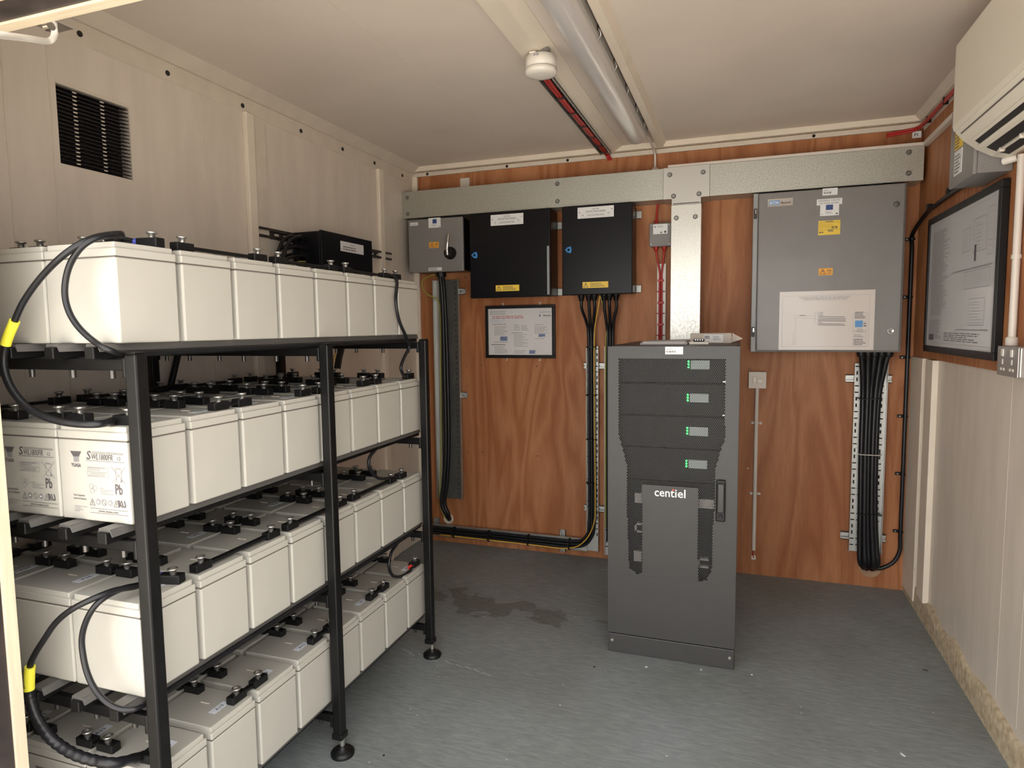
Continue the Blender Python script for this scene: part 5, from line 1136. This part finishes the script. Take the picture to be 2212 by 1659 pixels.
for yv in (AY1-.10, AY1-.25, AY1-.4): MB().lathe([(.008, 0), (.008, .010), (.004, .012)], (a_.x, yv, a_.y), 'z', 12, acM, -1).build('louvre_pivot', acM, ac)
o = MB().path([A(2198, 340, -1.20), A(2183, 345, -1.19), A(2168, 349, -1.175)], [.011, .011, .011], 14, whiteP).build('drain_stub', whiteP, ac)
# red cable clipped under the coving at the right corner, with a tag
pts = [V(ROOM_W-.16, -.02, 2.228), V(ROOM_W-.09, -.022, 2.236), V(ROOM_W-.045, -.035, 2.240), V(ROOM_W-.030, -.09, 2.243), V(ROOM_W-.024, -.3, 2.246), V(ROOM_W-.024, -.7, 2.246), V(ROOM_W-.024, -1.3, 2.246)]
rcb = thing('fire_cable', 'pair of red fire cables clipped round the top right corner under the ceiling', 'cable', tuple(pts[0]))
MB().tube(pts, .0055, 10, redM).build('sheath', redM, rcb); MB().tube([q+V(-.002, -.002, -.011) for q in pts], .0055, 10, redM).build('sheath', redM, rcb)
for y in (-.16, -.42, -.75): MB().box(ROOM_W-.032, ROOM_W-.010, y-.004, y+.004, 2.226, 2.256, .002).build('cable_clip', blackM, rcb)
(l0x, l1z), (l1x, l0z) = xz(1971, 285, -.03), xz(2002, 296.5, -.03)
d = face_dec(-.03); l1x = min(l1x, ROOM_W-.02); l0z, l1z = 2.196, 2.226; d.slab(labelM, l0x, l0z, l1x, l1z, -.001, .001); d.text(inkM, 'F1', l0x+.008, l0z+.008, .014, .0014, bold=.03); d.text(inkM, ')', l0x+.036, l0z+.008, .014, .0014, bold=.03); d.text(inkM, ')', l0x+.048, l0z+.008, .014, .0014, bold=.03); d.build('cable_tag', rcb)

# ================================================================= CEILING ITEMS
dx, dy = 1.200, -1.385
sd = thing('smoke_detector', 'round white smoke detector on the ceiling left of the strip light', 'smoke detector', (dx, dy, 2.283))
MB().lathe([(.034, 0), (.034, .030)], (dx, dy, 2.286), 'z', 28, mat('grey_base', (.22, .21, .2), .5), -1).build('base', None, sd)
MB().lathe([(.044, .024), (.053, .027), (.0535, .058), (.050, .061), (.049, .065), (.055, .067), (.0545, .078), (.050, .084), (.030, .087), (0, .0875)], (dx, dy, 2.286), 'z', 36, whiteP, -1).build('housing', whiteP, sd)
MB().lathe([(.0495, .0635), (.0505, .0675)], (dx, dy, 2.286), 'z', 36, greyInk, -1).build('chamber_slot', greyInk, sd)
MB().box(dx-.026, dx-.004, dy-.052, dy-.040, 2.258, 2.264, .001).build('removal_tab', whiteP, sd)
d = Dec((dx-.022, dy-.0545, 2.247), (1, 0, 0), (0, 0, 1)); d.rect(greyInk, .012, 0, .019, .008, .0); d.rect(greyInk, .022, 0, .030, .008, .0); d.build('moulded_logo', sd)
# steel tray with red cables from detector to wall
a0 = at(1186, 169, 'z', 2.278); a1 = at(1330, 341, 'z', 2.278)
sc = thing('slim_tray', 'narrow steel tray on the ceiling carrying red cables from the smoke detector', 'cable tray', (1.165, -1.3, 2.28))
tx0, tx1, ty0, ty1 = 1.133, 1.186, -1.33, -.037
MB().box(tx0, tx1, ty0, ty1, 2.265, 2.270, 0, steelD).box(tx0, tx0+.002, ty0, ty1, 2.256, 2.270, 0, galvS).box(tx1-.002, tx1, ty0, ty1, 2.256, 2.270, 0, galvS).build('tray_body', galvS, sc)
m_ = MB(); y = ty0+.05
while y < ty1: m_.lathe([(.0035, 0), (.003, .002)], (tx1-.008, y, 2.265), 'z', 8, boltM, -1); y += .062
o = m_.build('rivets', boltM, sc); o['kind'] = 'stuff'
for k, ox in enumerate((-.006, .006)):
    q = [V(dx-.02, dy+.03, 2.261), V(1.168+ox, -1.29, 2.257), V(1.163+ox, -1.0, 2.255), V(1.166+ox, -.5, 2.255), V(1.168+ox, -.08, 2.255), V(1.172+ox, -.045, 2.248), V(1.18+ox, -.030, 2.230)]
    tag(MB().tube(q, .0062, 10, redM).build('fire_cable', redM), '%s of the two red cables along the ceiling tray from the smoke detector' % ['left one', 'right one'][k], 'cable', 'red cables in the ceiling tray')
for y in (-1.22, -1.0, -.8, -.6, -.42, -.26, -.12): MB().box(1.146, 1.184, y-.003, y+.003, 2.2455, 2.263, .002).build('cable_tie', blackM, sc)
# strip light
LX0, LX1, LYE = 1.322, 1.412, -.300
lt_ = thing('strip_light', 'long grey fluorescent strip light with clipped frosted cover along the ceiling ridge', 'ceiling light', (1.367, -1.5, 2.295))
lc = (LX0+LX1)/2
MB().box(LX0-.006, LX1+.006, YF+.3, LYE+.006, 2.262, 2.299, .004).build('housing', mat('grey_light_housing', (.40, .38, .36), .4), lt_)
prof2 = [(LX0+(LX1-LX0)*(.5-.5*math.cos(PI*k/12)), 2.262-.048*math.sin(PI*k/12)**.8) for k in range(13)]
vs = []; fs = []; ys = [YF+.3, LYE-.06, LYE-.035, LYE-.015, LYE-.004, LYE]; sc_ = [1, 1, .95, .82, .55, .12]
for y, s_ in zip(ys, sc_):
    for x, z in prof2: vs.append((lc+(x-lc)*(1-.35*(1-s_)**1.5), y, 2.262-(2.262-z)*s_))
for i in range(len(ys)-1):
    for k in range(12): fs.append([i*13+k, i*13+k+1, (i+1)*13+k+1, (i+1)*13+k])
m_ = MB(); m_.add(vs, fs, diffM, True); m_.build('diffuser', diffM, lt_)
for y in [-2.35, -2.05, -1.75, -1.47, -1.19, -.93, -.68, -.45]:
    for x, s_ in ((LX0-.006, -1), (LX1+.006, 1)):
        MB().tube([(x, y-.014, 2.288), (x+s_*.007, y, 2.276), (x+s_*.006, y+.006, 2.266), (x-s_*.006, y+.014, 2.256)], .002, 8, boltM, 4).box(x-.002, x+.003, y-.020, y-.010, 2.276, 2.292, .001, steelD).build('clip', boltM, lt_)
# flex to the wall with its white gland
q = [V(1.405, LYE-.002, 2.276), V(1.412, LYE+.08, 2.270), V(1.416, -.12, 2.262), V(1.420, -.045, 2.246), V(1.420, -.026, 2.215), V(1.420, -.026, ZTT+.02)]
fx = thing('light_flex', 'white flex from the strip light end to the wall above the tee joint', 'cable', tuple(q[0]))
MB().tube(q, .0062, 10, whiteC).build('sheath', whiteC, fx)
MB().lathe([(.012, 0), (.018, .008), (.026, .016), (.026, .024)], (1.420, -.026, ZTT+.040), 'z', 16, whiteC, -1).box(1.394, 1.446, -.05, -.002, ZTT+.003, ZTT+.018, .004, whiteC).build('gland_box', whiteC, fx)

# ---- small loose scraps on the floor
for i, (px, py, k, lab) in enumerate(((1396, 1441, 1, 'tiny white fleck on the floor just before the cabinet plinth'), (1514, 1447, 1, 'tiny white fleck on the floor before the middle of the cabinet plinth'), (1624, 1458, 1, 'tiny white fleck on the floor right of the cabinet front corner'),
                                      (1950, 1631, 1, 'pale splinter lying on the floor at the lower right'), (1999, 1448, 0, 'small dark leaf scrap on the floor near the right wall'), (1284, 1441, 0, 'dark crumb on the floor left of the cabinet'), (829, 1632, 0, 'dark crumb on the floor beside the middle rack foot'))):
    q = at(px, py, 'z', 0); a = .7*i; w = .009 if lab[0:5] == 'pale ' or 'leaf' in lab else .0045
    M_ = Matrix.Translation((q.x, q.y, 0)) @ Matrix.Rotation(a, 4, 'Z')
    m_ = MB(); m_.prism([(-w, -.002), (-w*.2, -.0035), (w, -.0015), (w*.8, .003), (-w*.4, .0035)], 'z', .0002, .002, labelM if k else steelD)
    m_.v = [tuple(M_ @ Vector(v)) for v in m_.v]
    tag(m_.build('floor_scrap', None), lab, 'debris', 'scraps on the floor')
# scuffs where the rack foot was dragged
sc2 = MB(); rr_ = random.Random(2); p0_ = [(870, 1402), (884, 1411), (905, 1412), (930, 1424), (962, 1428), (985, 1436), (1005, 1440), (1024, 1446), (1043, 1453)]
for i, (px, py) in enumerate(p0_):
    q = at(px, py, 'z', 0); e = at(px+12+rr_.random()*8, py+6+rr_.random()*3, 'z', 0); dd_ = (e-q).normalized(); nn_ = V(-dd_.y, dd_.x, 0)*.0012
    sc2.add([q-nn_+V(0, 0, .0004), e-nn_*.3+V(0, 0, .0004), e+nn_*.3+V(0, 0, .0004), q+nn_+V(0, 0, .0004)], [[0, 1, 2, 3]], labelM)
sc2.build('scuff_marks', labelM, bpy.data.objects['floor'])
